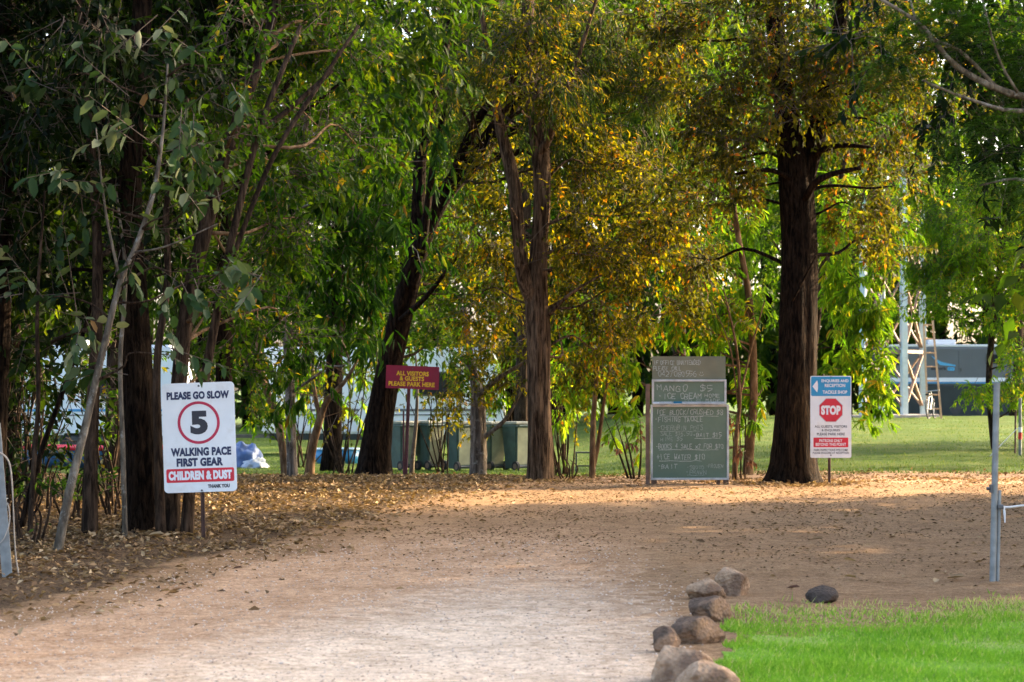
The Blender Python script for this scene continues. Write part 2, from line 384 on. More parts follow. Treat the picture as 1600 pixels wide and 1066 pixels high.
def tree(name, label, cat, stems, mat, group=None, flare=.5):
    """stems: list of [(px,py,d,width_px),...] ; the first is the trunk, others are limbs"""
    px, py, d, wd = stems[0][0]
    base = G(px, d)
    root = thing(name, label, cat, base, group=group)
    for i, st in enumerate(stems):
        pts, rad = trunk_pts(st)
        if i == 0 or st[0][1] > 700:
            g0 = G(st[0][0], st[0][2]); pts[0] = Vector((pts[0].x, pts[0].y, g0.z - .08))
        n = max(8, int(6 + 4 * sum((pts[j + 1] - pts[j]).length for j in range(len(pts) - 1))))
        n = min(n, 44)
        big = rad[0] > .1
        if big: n = 80
        V, Fc = tube(pts, rad, n, 56 if big else 10, .05 if big else .035, flare if i == 0 else (0.15 if st[0][1] > 700 else 0), seed=px * .37 + i)
        worldobj('trunk' if i == 0 or st[0][1] > 700 else 'limb', V, Fc, M[mat], root)
    return root
def limbs(root, stem, clumps, mat, r0=.035, seed=0):
    rng = np.random.default_rng(seed + 99)
    pts = catmull([P(a, b, c) for a, b, c, _ in stem], 40)
    for c, r, _ in clumps:
        c = np.array(c); below = pts[(pts[:, 2] < c[2] - .1)]
        if len(below) == 0: below = pts[:1]; 
        if pts[:, 2].min() > c[2]: continue
        dd = np.linalg.norm(below - c, axis=1) + .6 * np.maximum(0, 1.2 - (below[:, 2] - pts[0, 2])); a = below[np.argmin(dd)]
        L = np.linalg.norm(c - a)
        if L < .3: continue
        mid1 = a * .66 + c * .34 + rng.normal(size=3) * .08 * L + np.array([0, 0, .06 * L]); mid2 = a * .3 + c * .7 + rng.normal(size=3) * .08 * L + np.array([0, 0, .08 * L])
        r = min(r0, .012 + .012 * L)
        V, Fc = tube([a, mid1, mid2, c], [r, r * .75, r * .5, r * .22], 12, 8, .04, 0, seed=L)
        worldobj('limb', V, Fc, M[mat], root)

# ------------------------------------------------------------------ ground, lawns
def ground_material():
    m, nt, out = newmat('ground_earth')
    b = N(nt, 'ShaderNodeBsdfPrincipled'); b.inputs['Roughness'].default_value = .95; b.inputs['Specular IOR Level'].default_value = .1
    tc = N(nt, 'ShaderNodeTexCoord')
    def noise(sc, det=6, ro=.6):
        n = N(nt, 'ShaderNodeTexNoise'); n.inputs['Scale'].default_value = sc; n.inputs['Detail'].default_value = det; n.inputs['Roughness'].default_value = ro
        nt.links.new(tc.outputs['Object'], n.inputs['Vector']); return n.outputs[0]
    def mix(f, a, c, bt='MIX'):
        x = N(nt, 'ShaderNodeMixRGB', blend_type=bt)
        if isinstance(f, (int, float)): x.inputs[0].default_value = f
        else: nt.links.new(f, x.inputs[0])
        for i, v in ((1, a), (2, c)):
            if isinstance(v, tuple): x.inputs[i].default_value = (*v, 1)
            else: nt.links.new(v, x.inputs[i])
        return x.outputs[0]
    def attr(nm):
        a = N(nt, 'ShaderNodeAttribute'); a.attribute_name = nm; return a.outputs['Fac']
    def rag(f, nz, amt, lo=.35, hi=.65):
        # ragged edge: mask + noise, then sharpened
        s = N(nt, 'ShaderNodeMath', operation='SUBTRACT'); nt.links.new(nz, s.inputs[0]); s.inputs[1].default_value = .5
        mu = N(nt, 'ShaderNodeMath', operation='MULTIPLY_ADD'); nt.links.new(s.outputs[0], mu.inputs[0]); mu.inputs[1].default_value = amt; nt.links.new(f, mu.inputs[2])
        r = ramp(nt, [(lo, (0, 0, 0)), (hi, (1, 1, 1))]); nt.links.new(mu.outputs[0], r.inputs[0]); return r.outputs[0]
    n_big = noise(.9, 5); n_mid = noise(5, 8, .65); n_fine = noise(42, 8, .75); n_peb = noise(95, 3, .6)
    dirt = ramp(nt, [(.38, (.17, .095, .046)), (.5, (.32, .20, .105)), (.63, (.46, .31, .18))]); nt.links.new(n_fine, dirt.inputs[0])
    d2 = mix(n_big, dirt.outputs[0], (.29, .17, .09)); d2 = mix(.5, dirt.outputs[0], d2)
    grav = ramp(nt, [(.36, (.44, .32, .22)), (.46, (.68, .53, .385)), (.60, (.86, .72, .55))]); nt.links.new(n_fine, grav.inputs[0])
    pink = ramp(nt, [(.37, (.30, .175, .095)), (.5, (.52, .325, .19)), (.63, (.68, .47, .30))]); nt.links.new(n_fine, pink.inputs[0])
    c = mix(rag(attr('pink'), n_mid, .9, .2, .8), d2, pink.outputs[0])
    c = mix(rag(attr('gravel'), n_mid, 1.0, .15, .85), c, grav.outputs[0])
    lit = ramp(nt, [(.38, (.03, .018, .010)), (.5, (.085, .052, .027)), (.62, (.18, .115, .06))]); nt.links.new(noise(30, 6, .7), lit.inputs[0])
    c = mix(rag(attr('litter'), n_mid, 1.1), c, lit.outputs[0])
    gr = ramp(nt, [(.3, (.04, .085, .02)), (.7, (.11, .17, .04))]); nt.links.new(n_fine, gr.inputs[0])
    c = mix(rag(attr('grass'), n_mid, .8), c, gr.outputs[0])
    mot = ramp(nt, [(.36, (.74, .70, .66)), (.5, (1, 1, 1)), (.64, (1.16, 1.15, 1.13))]); nt.links.new(noise(11, 5, .6), mot.inputs[0])
    c = mix(.85, c, mot.outputs[0], 'MULTIPLY')
    mot2 = ramp(nt, [(.38, (.80, .76, .72)), (.55, (1.05, 1.05, 1.05))]); nt.links.new(noise(2.2, 5, .55), mot2.inputs[0])
    c = mix(.7, c, mot2.outputs[0], 'MULTIPLY')
    peb = ramp(nt, [(.62, (0, 0, 0)), (.7, (1, 1, 1))]); nt.links.new(n_peb, peb.inputs[0])
    c = mix(peb.outputs[0], c, mix(.6, c, (.55, .45, .36)))
    dk = ramp(nt, [(.30, (1, 1, 1)), (.38, (0, 0, 0))]); nt.links.new(n_peb, dk.inputs[0])
    c = mix(dk.outputs[0], c, mix(.55, c, (.05, .032, .022)))
    nt.links.new(c, b.inputs['Base Color'])
    bp = N(nt, 'ShaderNodeBump'); bp.inputs['Strength'].default_value = .9; bp.inputs['Distance'].default_value = .02
    ad = N(nt, 'ShaderNodeMath', operation='ADD'); nt.links.new(n_fine, ad.inputs[0]); nt.links.new(n_peb, ad.inputs[1])
    nt.links.new(ad.outputs[0], bp.inputs['Height']); nt.links.new(bp.outputs[0], b.inputs['Normal'])
    nt.links.new(b.outputs[0], out.inputs[0])
    return m
def axis(parts):
    a = [np.linspace(p, q, n, endpoint=False) for p, q, n in parts]; return np.concatenate(a + [np.array([parts[-1][1]])])
def edge_litter(y):   # x of the edge between the leaf-covered bank and the drive
    return np.interp(y, [12, 16, 19, 20.5, 24.6, 30, 34, 40], [-4.3, -3.05, -2.55, -1.95, -1.15, -.35, .3, .7])
def build_ground():
    xs = axis([(-400, -60, 12), (-60, -9, 30), (-9, 10, 150), (10, 60, 30), (60, 400, 12)])
    ys = axis([(-60, 8, 14), (8, 42, 270), (42, 100, 58), (100, 600, 16)])
    X, Y = np.meshgrid(xs, ys); Z = gz(X, Y)
    far = sstep((np.abs(X) - 10) / 10) * 0
    V = np.stack([X, Y, Z + far], -1).reshape(-1, 3); nx, ny = len(xs), len(ys)
    i, j = np.meshgrid(np.arange(nx - 1), np.arange(ny - 1)); q = (j * nx + i).ravel()
    Fi = np.stack([q, q + 1, q + nx + 1, q + nx], 1)
    me = bpy.data.meshes.new('ground'); me.from_pydata(V.tolist(), [], Fi.tolist()); me.polygons.foreach_set('use_smooth', [True] * len(me.polygons))
    x, y = V[:, 0], V[:, 1]; el = edge_litter(y)
    litter = sstep((el + .25 - x) / .9) * sstep((42 - y) / 4) * np.where(y > 8, 1, 0)
    gx = np.interp(y, [8, 12, 16, 20, 26], [-.8, -.6, -.05, .35, .6])
    gravel = sstep(1.0 - np.abs(x - gx) / np.interp(y, [8, 12, 16, 20, 24], [4.0, 3.2, 1.9, 1.1, .6])) * sstep((21.5 - y) / 9)
    le = np.interp(y, [5, 12.2, 13, 14.5, 16.4, 17], [.75, 1.06, 1.12, 1.32, 1.6, 1.7])
    gravel = gravel * np.where(y < 18, sstep((le - .12 - x) / .35), 1)
    pink = sstep((x - el) / .8) * sstep((np.interp(y, [8, 14, 18, 24, 31], [1.3, 1.4, 1.6, 2.2, 3.5]) - x) / 1.6) * sstep((26 - y) / 9)
    pink = pink * np.where(y < 18, sstep((le + .05 - x) / .4), 1)
    pink = np.maximum(pink, sstep((y - 31) / 2) * sstep((x - .6) / .8) * .9)
    grass = sstep((y - 37.5) / 1.5) + sstep((x - 3.2) / .8) * sstep((19 - y) / 2.5) * sstep((y - 15) / 1.5) * .5
    for nm, a in (('litter', litter), ('gravel', gravel), ('pink', pink), ('grass', np.clip(grass, 0, 1))):
        at = me.attributes.new(nm, 'FLOAT', 'POINT'); at.data.foreach_set('value', a.astype(np.float32))
    o = link('ground', me, None, ground_material()); o['kind'] = 'structure'
build_ground()

def lawn_material(name, lo, hi, dry):
    m, nt, out = newmat(name)
    b = N(nt, 'ShaderNodeBsdfPrincipled'); b.inputs['Roughness'].default_value = .9; b.inputs['Specular IOR Level'].default_value = .1
    tc = N(nt, 'ShaderNodeTexCoord')
    n = N(nt, 'ShaderNodeTexNoise'); n.inputs['Scale'].default_value = 35; n.inputs['Detail'].default_value = 8; nt.links.new(tc.outputs['Object'], n.inputs['Vector'])
    n2 = N(nt, 'ShaderNodeTexNoise'); n2.inputs['Scale'].default_value = .8; n2.inputs['Detail'].default_value = 6; nt.links.new(tc.outputs['Object'], n2.inputs['Vector'])
    r = ramp(nt, [(.3, lo), (.7, hi)]); nt.links.new(n.outputs[0], r.inputs[0])
    r2 = ramp(nt, [(.45, (0, 0, 0)), (.7, (.7, .7, .7))]); nt.links.new(n2.outputs[0], r2.inputs[0])
    mx = N(nt, 'ShaderNodeMixRGB'); mx.inputs[2].default_value = (*dry, 1); nt.links.new(r2.outputs[0], mx.inputs[0]); nt.links.new(r.outputs[0], mx.inputs[1])
    nt.links.new(mx.outputs[0], b.inputs['Base Color'])
    bp = N(nt, 'ShaderNodeBump'); bp.inputs['Strength'].default_value = 1; bp.inputs['Distance'].default_value = .04
    nt.links.new(n.outputs[0], bp.inputs['Height']); nt.links.new(bp.outputs[0], b.inputs['Normal']); nt.links.new(b.outputs[0], out.inputs[0])
    return m
def blades(name, X, Y, h, wd, mat, rng, lean=.35):
    n = len(X); Z = gz(X, Y); pos = np.stack([X, Y, Z - .004], -1)
    ax = np.array([0, 0, 1.]) + rng.normal(size=(n, 3)) * np.array([lean, lean, .05])
    nr = rng.normal(size=(n, 3)); nr[:, 2] *= .2
    rv = np.clip(rng.normal(.5, .22, n), 0, 1)
    if name == 'lawn_grass': rv = np.where(rng.uniform(size=n) < np.clip((Y - 14.6) / 2.6, 0, .6), rng.uniform(.85, 1, n), rv)
    me = leaf_mesh(name, pos, ax, nr, h, wd, rv, fold=.1, curl=.2, widest=.3, simple=True)
    o = link(name, me, None, mat); o['kind'] = 'stuff'; return o
def wig(y, s): return .16 * np.sin(y * 2.1 + s) + .10 * np.sin(y * 5.7 + 2 * s) + .06 * np.sin(y * 12.3 + 3 * s)
def lawn_sheets():
    # near lawn behind the rock edging
    mat = lawn_material('lawn_near', (.12, .25, .025), (.20, .36, .045), (.34, .36, .12))
    xs = np.linspace(.6, 9, 106); ys = np.linspace(5, 16.6, 146)
    V, idx, Fc = [], {}, []
    for a, yy in enumerate(ys):
        for b_, xx in enumerate(xs): V.append((xx, yy, float(gz(xx, yy)) + .006))
    def inside(x, y): return x > left_edge(y) and y < 14.7 + 1.5 * wig(x, 1) and x > left_edge(y) + .12 + .5 * wig(y, 2)
    nx = len(xs)
    for a in range(len(ys) - 1):
        for b_ in range(nx - 1):
            if inside(xs[b_] + .04, ys[a] + .04):
                q = a * nx + b_; Fc.append((q, q + 1, q + nx + 1, q + nx))
    o = worldobj('lawn', V, Fc, mat); o['kind'] = 'structure'
    rng = np.random.default_rng(5)
    n = 150000
    X = rng.uniform(.7, 4.6, n); Y = rng.uniform(10.8, 17.2, n)
    edge = 16.3 + 1.6 * wig(X, 1)
    bare = .5 + .5 * np.sin(X * 2.7 + 1.3 * np.sin(Y * 1.9)) * np.sin(Y * 2.3 + np.sin(X * 3.1))
    ok = (X > left_edge(Y) - .02 + .4 * wig(Y, 4)) & (rng.uniform(size=n) < np.clip((edge + .5 - Y) / 3.2, 0, 1) ** 1.5 * (1 - .55 * bare ** 3))
    X, Y = X[ok], Y[ok]; n = len(X)
    blades('lawn_grass', X, Y, rng.uniform(.025, .055, n) * (1 + .5 * np.sin(X * 3 + Y * 2) * np.sin(Y * 4 - X)), rng.uniform(.005, .009, n), M['grass'], rng, .55)
    # far lawn
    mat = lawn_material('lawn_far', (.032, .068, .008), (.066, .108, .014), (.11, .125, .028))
    xs = np.linspace(-40, 45, 171); ys = np.linspace(37, 100, 127); nx = len(xs); V = []; Fc = []
    for yy in ys:
        for xx in xs: V.append((xx, yy, float(gz(xx, yy)) + .008))
    for a in range(len(ys) - 1):
        for b_ in range(nx - 1):
            if ys[a] > 38.0 + 2.0 * wig(xs[b_], 3) + (1.0 if xs[b_] > 1 else 0):
                q = a * nx + b_; Fc.append((q, q + 1, q + nx + 1, q + nx))
    o = worldobj('lawn_beyond', V, Fc, mat); o['kind'] = 'structure'
    n = 45000; X = rng.uniform(-9, 13, n); Y = 37.3 + rng.uniform(0, 1, n) ** 1.6 * 40
    ok = np.abs(X) < Y * .23; X, Y = X[ok], Y[ok]; n = len(X)
    blades('lawn_tufts', X, Y, rng.uniform(.03, .07, n), rng.uniform(.008, .016, n), M['grass_far'], rng)
def left_edge(y): return np.interp(y, [5, 12.2, 13, 14.5, 16.4, 17], [.75, 1.06, 1.12, 1.32, 1.6, 1.7])
lawn_sheets()

def litter():
    rng = np.random.default_rng(11)
    n = 330000
    Y = 13 + 25 * rng.uniform(size=n) ** .8; X = rng.uniform(-8, 8, n)
    el = edge_litter(Y)
    dens = np.where(X < el, .55 * np.clip((el - X) / .5, .25, 1), .18 * np.exp(-(X - el) / .35) + .0012)
    dens = np.where((X > 1.2) & (Y > 17.5), np.maximum(dens, .012), dens)
    dens = dens * (np.abs(X) < Y * .25) * (1 - .9 * ((X > left_edge(Y)) & (Y < 16.4)))
    dens = np.where((X > -1) & (Y > 33) & (Y < 38), np.maximum(dens, .08), dens)
    patch = .65 + .35 * np.sin(X * 2.3 + 1.1 * Y) * np.sin(Y * 1.7 - X)
    for tx, td, tr in ((222, 21.6, .5), (140, 21.2, .35), (268, 21.4, .45), (582, 35.2, .6), (843, 33, .5), (1240, 32, .8), (88, 19.6, .3)):
        cx = (tx - 800) / F * td; rr = np.hypot(X - cx, (Y - td) * .8)
        dens = np.maximum(dens, .95 * np.exp(-(rr / tr) ** 2)); patch = np.where(rr < tr, 1, patch)
    ok = rng.uniform(size=n) < dens * patch
    X, Y = X[ok], Y[ok]; n = len(X)
    pos = np.stack([X, Y, gz(X, Y) + rng.uniform(.006, .03, n)], -1)
    ax = rng.normal(size=(n, 3)); ax[:, 2] *= .22
    nr = np.array([0, 0, 1.]) + rng.normal(size=(n, 3)) * .45
    s = rng.uniform(.6, 1.35, n)
    me = leaf_mesh('leaf_litter', pos, ax, nr, .062 * s, .028 * s * rng.uniform(.7, 1.3, n), np.clip(rng.normal(.5, .25, n), 0, 1), fold=.5, curl=.12, simple=True)
    o = link('leaf_litter', me, None, M['l_litter']); o['kind'] = 'stuff'
    # small leaf scraps scattered over the bare earth
    n = 70000; Y = 16 + 19 * rng.uniform(size=n) ** .8; X = rng.uniform(-3, 8, n)
    pr = np.where(Y > 21, .75, np.clip((Y - 17) / 5, .04, .7)) * (.55 + .45 * np.sin(X * 1.9 + Y * .8) * np.sin(Y * 1.1 - X * .6)) * sstep((Y - 16) / 4 + .1 * X)
    ok = (X > edge_litter(Y)) & (X < Y * .24) & (rng.uniform(size=n) < pr) & ~((X > left_edge(Y)) & (Y < 16.3)); X, Y = X[ok], Y[ok]; n = len(X)
    pos = np.stack([X, Y, gz(X, Y) + rng.uniform(.003, .01, n)], -1); ax = rng.normal(size=(n, 3)); ax[:, 2] *= .15; s = rng.uniform(.5, 1.5, n)
    me = leaf_mesh('leaf_scraps', pos, ax, np.array([0, 0, 1.]) + rng.normal(size=(n, 3)) * .35, .028 * s, .012 * s, np.clip(rng.normal(.35, .25, n), 0, 1), fold=.5, simple=True)
    o = link('leaf_scraps', me, None, M['l_scraps']); o['kind'] = 'stuff'
    # loose stones of the gravel
    n = 9000; Y = rng.uniform(11.5, 21, n); X = rng.uniform(-3.6, 3.4, n)
    ok = (X > edge_litter(Y) - .1) & (np.abs(X) < Y * .23) & (X < np.interp(Y, [11, 16, 18, 21], [.95, 1.35, 1.1, .9]) + rng.normal(0, .15, n)) & ~((X > left_edge(Y) - .1) & (Y < 17)); X, Y = X[ok], Y[ok]; n = len(X)
    s = rng.uniform(.004, .010, n) * np.where(rng.uniform(size=n) > .97, 1.6, 1)
    oc = np.array([[1, 0, 0], [-1, 0, 0], [0, 1, 0], [0, -1, 0], [0, 0, .7], [0, 0, -.5]])
    jit = 1 + rng.uniform(-.35, .35, (n, 6, 1))
    V = (np.stack([X, Y, gz(X, Y) + .002], -1)[:, None, :] + oc[None] * s[:, None, None] * jit).reshape(-1, 3)
    tri = np.array([[0, 2, 4], [2, 1, 4], [1, 3, 4], [3, 0, 4], [2, 0, 5], [1, 2, 5], [3, 1, 5], [0, 3, 5]])
    Fi = ((np.arange(n) * 6)[:, None, None] + tri[None]).reshape(-1).astype(np.int32)
    me = bpy.data.meshes.new('gravel'); me.vertices.add(n * 6); me.vertices.foreach_set('co', V.astype(np.float32).ravel())
    me.loops.add(n * 24); me.loops.foreach_set('vertex_index', Fi); me.polygons.add(n * 8); me.polygons.foreach_set('loop_start', np.arange(0, n * 24, 3, dtype=np.int32))
    at = me.attributes.new('rnd', 'FLOAT', 'FACE'); at.data.foreach_set('value', np.repeat(rng.uniform(size=n), 8).astype(np.float32))
    me.update(calc_edges=True)
    m, nt, out = newmat('gravel'); a = N(nt, 'ShaderNodeAttribute'); a.attribute_name = 'rnd'
    r = ramp(nt, [(0, (.34, .24, .17)), (.5, (.54, .42, .32)), (1, (.70, .59, .48))]); nt.links.new(a.outputs['Fac'], r.inputs[0])
    b = N(nt, 'ShaderNodeBsdfPrincipled'); b.inputs['Roughness'].default_value = .9; nt.links.new(r.outputs[0], b.inputs['Base Color']); nt.links.new(b.outputs[0], out.inputs[0])
    o = link('gravel', me, None, m); o['kind'] = 'stuff'
litter()

# ------------------------------------------------------------------ writing
def text_mesh(s, w_, h_, bold=.0, shear=0.0):
    """lettering fitted into w_ x h_, centred on 0,0 in the XZ plane facing -Y"""
    cu = bpy.data.curves.new('t', 'FONT'); cu.body = s; cu.align_x = 'CENTER'; cu.offset = bold * 1.7; cu.resolution_u = 4; cu.shear = shear
    cu.space_character = 1.0 + bold * 1.6
    ob = bpy.data.objects.new('t', cu); COL.objects.link(ob)
    dg = bpy.context.evaluated_depsgraph_get(); dg.update()
    me = bpy.data.meshes.new_from_object(ob.evaluated_get(dg))
    bpy.data.objects.remove(ob); bpy.data.curves.remove(cu)
    n = len(me.vertices); co = np.empty(n * 3, np.float32); me.vertices.foreach_get('co', co); co = co.reshape(-1, 3)
    lo, hi = co.min(0), co.max(0); c = (lo + hi) / 2
    x = (co[:, 0] - c[0]) / (hi[0] - lo[0]) * w_; z = (co[:, 1] - c[1]) / (hi[1] - lo[1]) * h_
    me.vertices.foreach_set('co', np.stack([x, 0 * x, z], -1).astype(np.float32).ravel()); me.update()
    return me
def lettering(s, cx, cz, w_, h_, y, mat, parent, bold=.03):
    me = text_mesh(s, w_, h_, bold); o = link('lettering', me, parent, mat); o.location = (cx, y, cz); return o
def round_rect(w_, h_, r, seg=5):
    pts = []
    for cx, cz, a0 in ((w_ / 2 - r, h_ / 2 - r, 0), (-w_ / 2 + r, h_ / 2 - r, 90), (-w_ / 2 + r, -h_ / 2 + r, 180), (w_ / 2 - r, -h_ / 2 + r, 270)):
        for k in range(seg + 1):
            a = R(a0 + 90 * k / seg); pts.append((cx + r * math.cos(a), cz + r * math.sin(a)))
    return pts
def plate(name, outline, y0, y1, mat, parent, loc=(0, 0, 0), hole=None):
    """flat plate in the XZ plane from y0 (front) to y1 (back)"""
    bm = bmesh.new(); n = len(outline)
    f = [bm.verts.new((x, y0, z)) for x, z in outline]; b = [bm.verts.new((x, y1, z)) for x, z in outline]
    if hole is None:
        bm.faces.new(f); bm.faces.new(list(reversed(b)))
        for i in range(n): bm.faces.new((f[i], b[i], b[(i + 1) % n], f[(i + 1) % n]))
    else:
        hf = [bm.verts.new((x, y0, z)) for x, z in hole]; hb = [bm.verts.new((x, y1, z)) for x, z in hole]
        for i in range(n):
            j = (i + 1) % n
            bm.faces.new((f[i], f[j], hf[j], hf[i])); bm.faces.new((f[i], b[i], b[j], f[j])); bm.faces.new((hf[i], hf[j], hb[j], hb[i])); bm.faces.new((b[j], b[i], hb[i], hb[j]))
    bmesh.ops.recalc_face_normals(bm, faces=bm.faces)
    o = bmobj(name, bm, mat, parent); o.location = loc; return o
M['sign_white'] = plain('sign_white', (.80, .82, .80), rough=.4, var=.05, scale=5, dirt=(.58, .54, .46))
M['sign_edge'] = plain('sign_edge', (.5, .5, .5), rough=.4)
M['navy'] = plain('navy_print', (.015, .025, .075), rough=.45, var=.1)
M['ink'] = plain('black_print', (.02, .021, .03), rough=.45, var=.1)
M['red_print'] = plain('red_print', (.62, .012, .03), rough=.4, var=.12)
M['crimson'] = plain('crimson_print', (.48, .008, .05), rough=.4, var=.1)
M['white_print'] = plain('white_print', (.8, .8, .8), rough=.4, var=.05)
M['blue_print'] = plain('blue_print', (.02, .28, .52), rough=.4, var=.1)
M['maroon'] = plain('maroon_panel', (.27, .005, .03), rough=.6, var=.15, dirt=(.20, .02, .035))
M['yellow_print'] = plain('yellow_print', (.85, .50, .01), rough=.45, var=.08)
M['rust'] = plain('rusty_steel', (.085, .045, .032), rough=.8, metal=.3, var=.35, bump=.3)
M['rust_red'] = plain('red_oxide_steel', (.10, .028, .028), rough=.7, var=.35, bump=.2)
M['galv'] = plain('galvanised', (.23, .24, .225), rough=.65, metal=.25, var=.25, scale=14, bump=.05, dirt=(.17, .16, .14))
M['bolt'] = plain('bolt_steel', (.12, .12, .12), rough=.5, metal=.7)

def star_picket(parent, h, r, mat, sink=.12, y=0.02, x=0.0, lean=0.0):
    bm = bmesh.new()
    for k in range(3):
        a = R(90 + 120 * k)
        bar(bm, (x + math.cos(a) * r * .5, y + math.sin(a) * r * .5, -sink), (x + lean + math.cos(a) * r * .5, y + math.sin(a) * r * .5, h), .006, .006)
    # the three ribs of the Y section
    for k in range(3):
        a = R(90 + 120 * k)
        v = [bm.verts.new((x + lean * t + math.cos(a) * r * s + math.sin(a) * .003 * e, y + math.sin(a) * r * s - math.cos(a) * .003 * e, z)) for t, z in ((0, -sink), (1, h)) for s, e in ((0, 1), (1, 1), (1, -1), (0, -1))]
        for q in ((0, 1, 5, 4), (1, 2, 6, 5), (2, 3, 7, 6), (4, 5, 6, 7)): bm.faces.new([v[i] for i in q])
    bmesh.ops.recalc_face_normals(bm, faces=bm.faces)
    return bmobj('post', bm, mat, parent)
def bolt(parent, x, z, y):
    bm = bmesh.new(); rod(bm, (x, y, z), (x, y - .008, z), .009, 8); return bmobj('bolt', bm, M['bolt'], parent)

def speed_sign():
    d = 21.0; k = d / F
    b = G(318, d); t = thing('speed_sign', 'white rounded sign saying please go slow with red circled 5', 'sign', b, (0, 0, R(-4)))
    star_picket(t, 1.22, .02, M['rust'], lean=-.03)
    cx = (311.5 - 318) * k; cz = CZ + (600 - 683.5) * k - b.z
    p = bpy.data.objects.new('sign_face', None)
    w_, h_ = 115 * k, 171 * k
    pl = plate('panel', round_rect(w_, h_, .035), -.004, 0, M['sign_white'], t, (cx, -.008, cz)); pl.rotation_euler = (R(-1), R(-2.0), 0)
    def L(s, x, y, ww, hh, mat, bold): return lettering(s, x * w_, y * h_, ww * w_, hh * h_, -.0062, M[mat], pl, bold)
    L('PLEASE GO SLOW', 0, .385, .86, .072, 'navy', .035)
    # red ring
    ring = [(math.cos(R(6 * i)) * .29 * w_, math.sin(R(6 * i)) * .29 * w_) for i in range(60)]
    hole = [(x * .87, z * .87) for x, z in ring]
    plate('ring', ring, -.0062, -.0041, M['crimson'], pl, (-.0 * w_, 0, .135 * h_), hole)
    L('5', .005, .135, .24, .215, 'ink', .035)
    L('WALKING PACE', .02, -.130, .83, .078, 'navy', .035)
    L('FIRST GEAR', 0, -.225, .64, .078, 'navy', .035)
    plate('banner', round_rect(.93 * w_, .125 * h_, .014), -.0062, -.0041, M['red_print'], pl, (0, 0, -.345 * h_))
    me = lettering('CHILDREN & DUST', 0, -.345 * h_,   .87 * w_, .084 * h_, -.0078, M['white_print'], pl, .04)
    L('THANK YOU', .25, -.448, .30, .034, 'ink', .035)
    for z in (.47, -.485): bolt(pl, .01, z * h_, -.004)
speed_sign()

def stop_sign():
    d = 31.5; k = d / F
    b = G(1296, d); t = thing('stop_sign', 'tall white sign with blue header and red stop octagon beside thick trunk', 'sign', b)
    star_picket(t, .95, .02, M['rust'])
    w_, h_ = 64 * k, 128 * k; cx = (1298 - 1296) * k; cz = CZ + (600 - 651.5) * k - b.z
    pl = plate('panel', round_rect(w_, h_, .022), -.004, 0, M['sign_white'], t, (cx, -.008, cz))
    def L(s, x, y, ww, hh, mat, bold, yy=-.0062): return lettering(s, x * w_, y * h_, ww * w_, hh * h_, yy, M[mat], pl, bold)
    plate('header', round_rect(.965 * w_, .235 * h_, .018), -.0062, -.0041, M['blue_print'], pl, (0, 0, .372 * h_))
    plate('arrow', [(-.45 * w_, .372 * h_), (-.335 * w_, .298 * h_), (-.315 * w_, .34 * h_), (-.315 * w_, .405 * h_), (-.335 * w_, .446 * h_)], -.0080, -.0063, M['white_print'], pl)
    L('ENQUIRIES AND', .1, .437, .66, .042, 'white_print', .02, -.0082)
    L('RECEPTION', .1, .383, .5, .042, 'white_print', .02, -.0082)
    L('TACKLE SHOP', .1, .302, .6, .042, 'white_print', .02, -.0082)
    oc = [(math.cos(R(22.5 + 45 * i)), math.sin(R(22.5 + 45 * i))) for i in range(8)]
    r = .30 * w_
    plate('octagon_rim', [(x * r * 1.05, z * r * 1.05) for x, z in oc], -.0062, -.0041, M['sign_edge'], pl, (0, 0, .082 * h_))
    plate('octagon', [(x * r, z * r) for x, z in oc], -.0080, -.0063, M['red_print'], pl, (0, 0, .082 * h_))
    L('STOP', 0, .082, .48, .115, 'white_print', .04, -.0096)
    L('ALL GUESTS, VISITORS', 0, -.12, .79, .034, 'ink', .010)
    L('& ENQUIRIES', 0, -.165, .45, .032, 'ink', .010)
    L('PLEASE PARK HERE', 0, -.21, .68, .032, 'ink', .010)
    plate('banner', round_rect(.85 * w_, .118 * h_, .008), -.0062, -.0041, M['red_print'], pl, (0, 0, -.312 * h_))
    L('PATRONS ONLY', 0, -.290, .56, .036, 'white_print', .014, -.0080)
    L('BEYOND THIS POINT', 0, -.336, .74, .036, 'white_print', .014, -.0080)
    L('PARK INSPECTIONS WELCOME', 0, -.405, .83, .028, 'ink', .010)
    L('PLEASE ENQUIRE AT RECEPTION', 0, -.442, .88, .028, 'ink', .010)
    for z in (.485, -.468): bolt(pl, 0, z * h_, -.004)
stop_sign()

def parking_sign():
    d = 34.5; k = d / F
    b = G(633, d); t = thing('parking_sign', 'maroon sign with yellow lettering for visitors and guests on rusty post', 'sign', b)
    h = CZ + (600 - 590) * k - b.z
    star_picket(t, h, .028, M['rust_red'], lean=.06)
    bm = bmesh.new(); box(bm, -.035, -.012, .0, .03, -.1, .95); bmobj('stake', bm, M['rust_red'], t)
    w_, h_ = 83 * k, 36 * k
    pl = plate('panel', round_rect(w_, h_, .008), -.004, 0, M['maroon'], t, ((644.5 - 633) * k, -.014, h)); pl.rotation_euler = (0, R(2.2), 0)
    def L(s, x, y, ww, hh): return lettering(s, x * w_, y * h_, ww * w_, hh * h_, -.0062, M['yellow_print'], pl, .022)
    L('ALL VISITORS', 0, .17, .61, .20); L('& GUESTS', -.01, -.05, .46, .20); L('PLEASE PARK HERE', -.01, -.29, .87, .20)
    bolt(pl, 0, .38 * h_, -.004)
parking_sign()

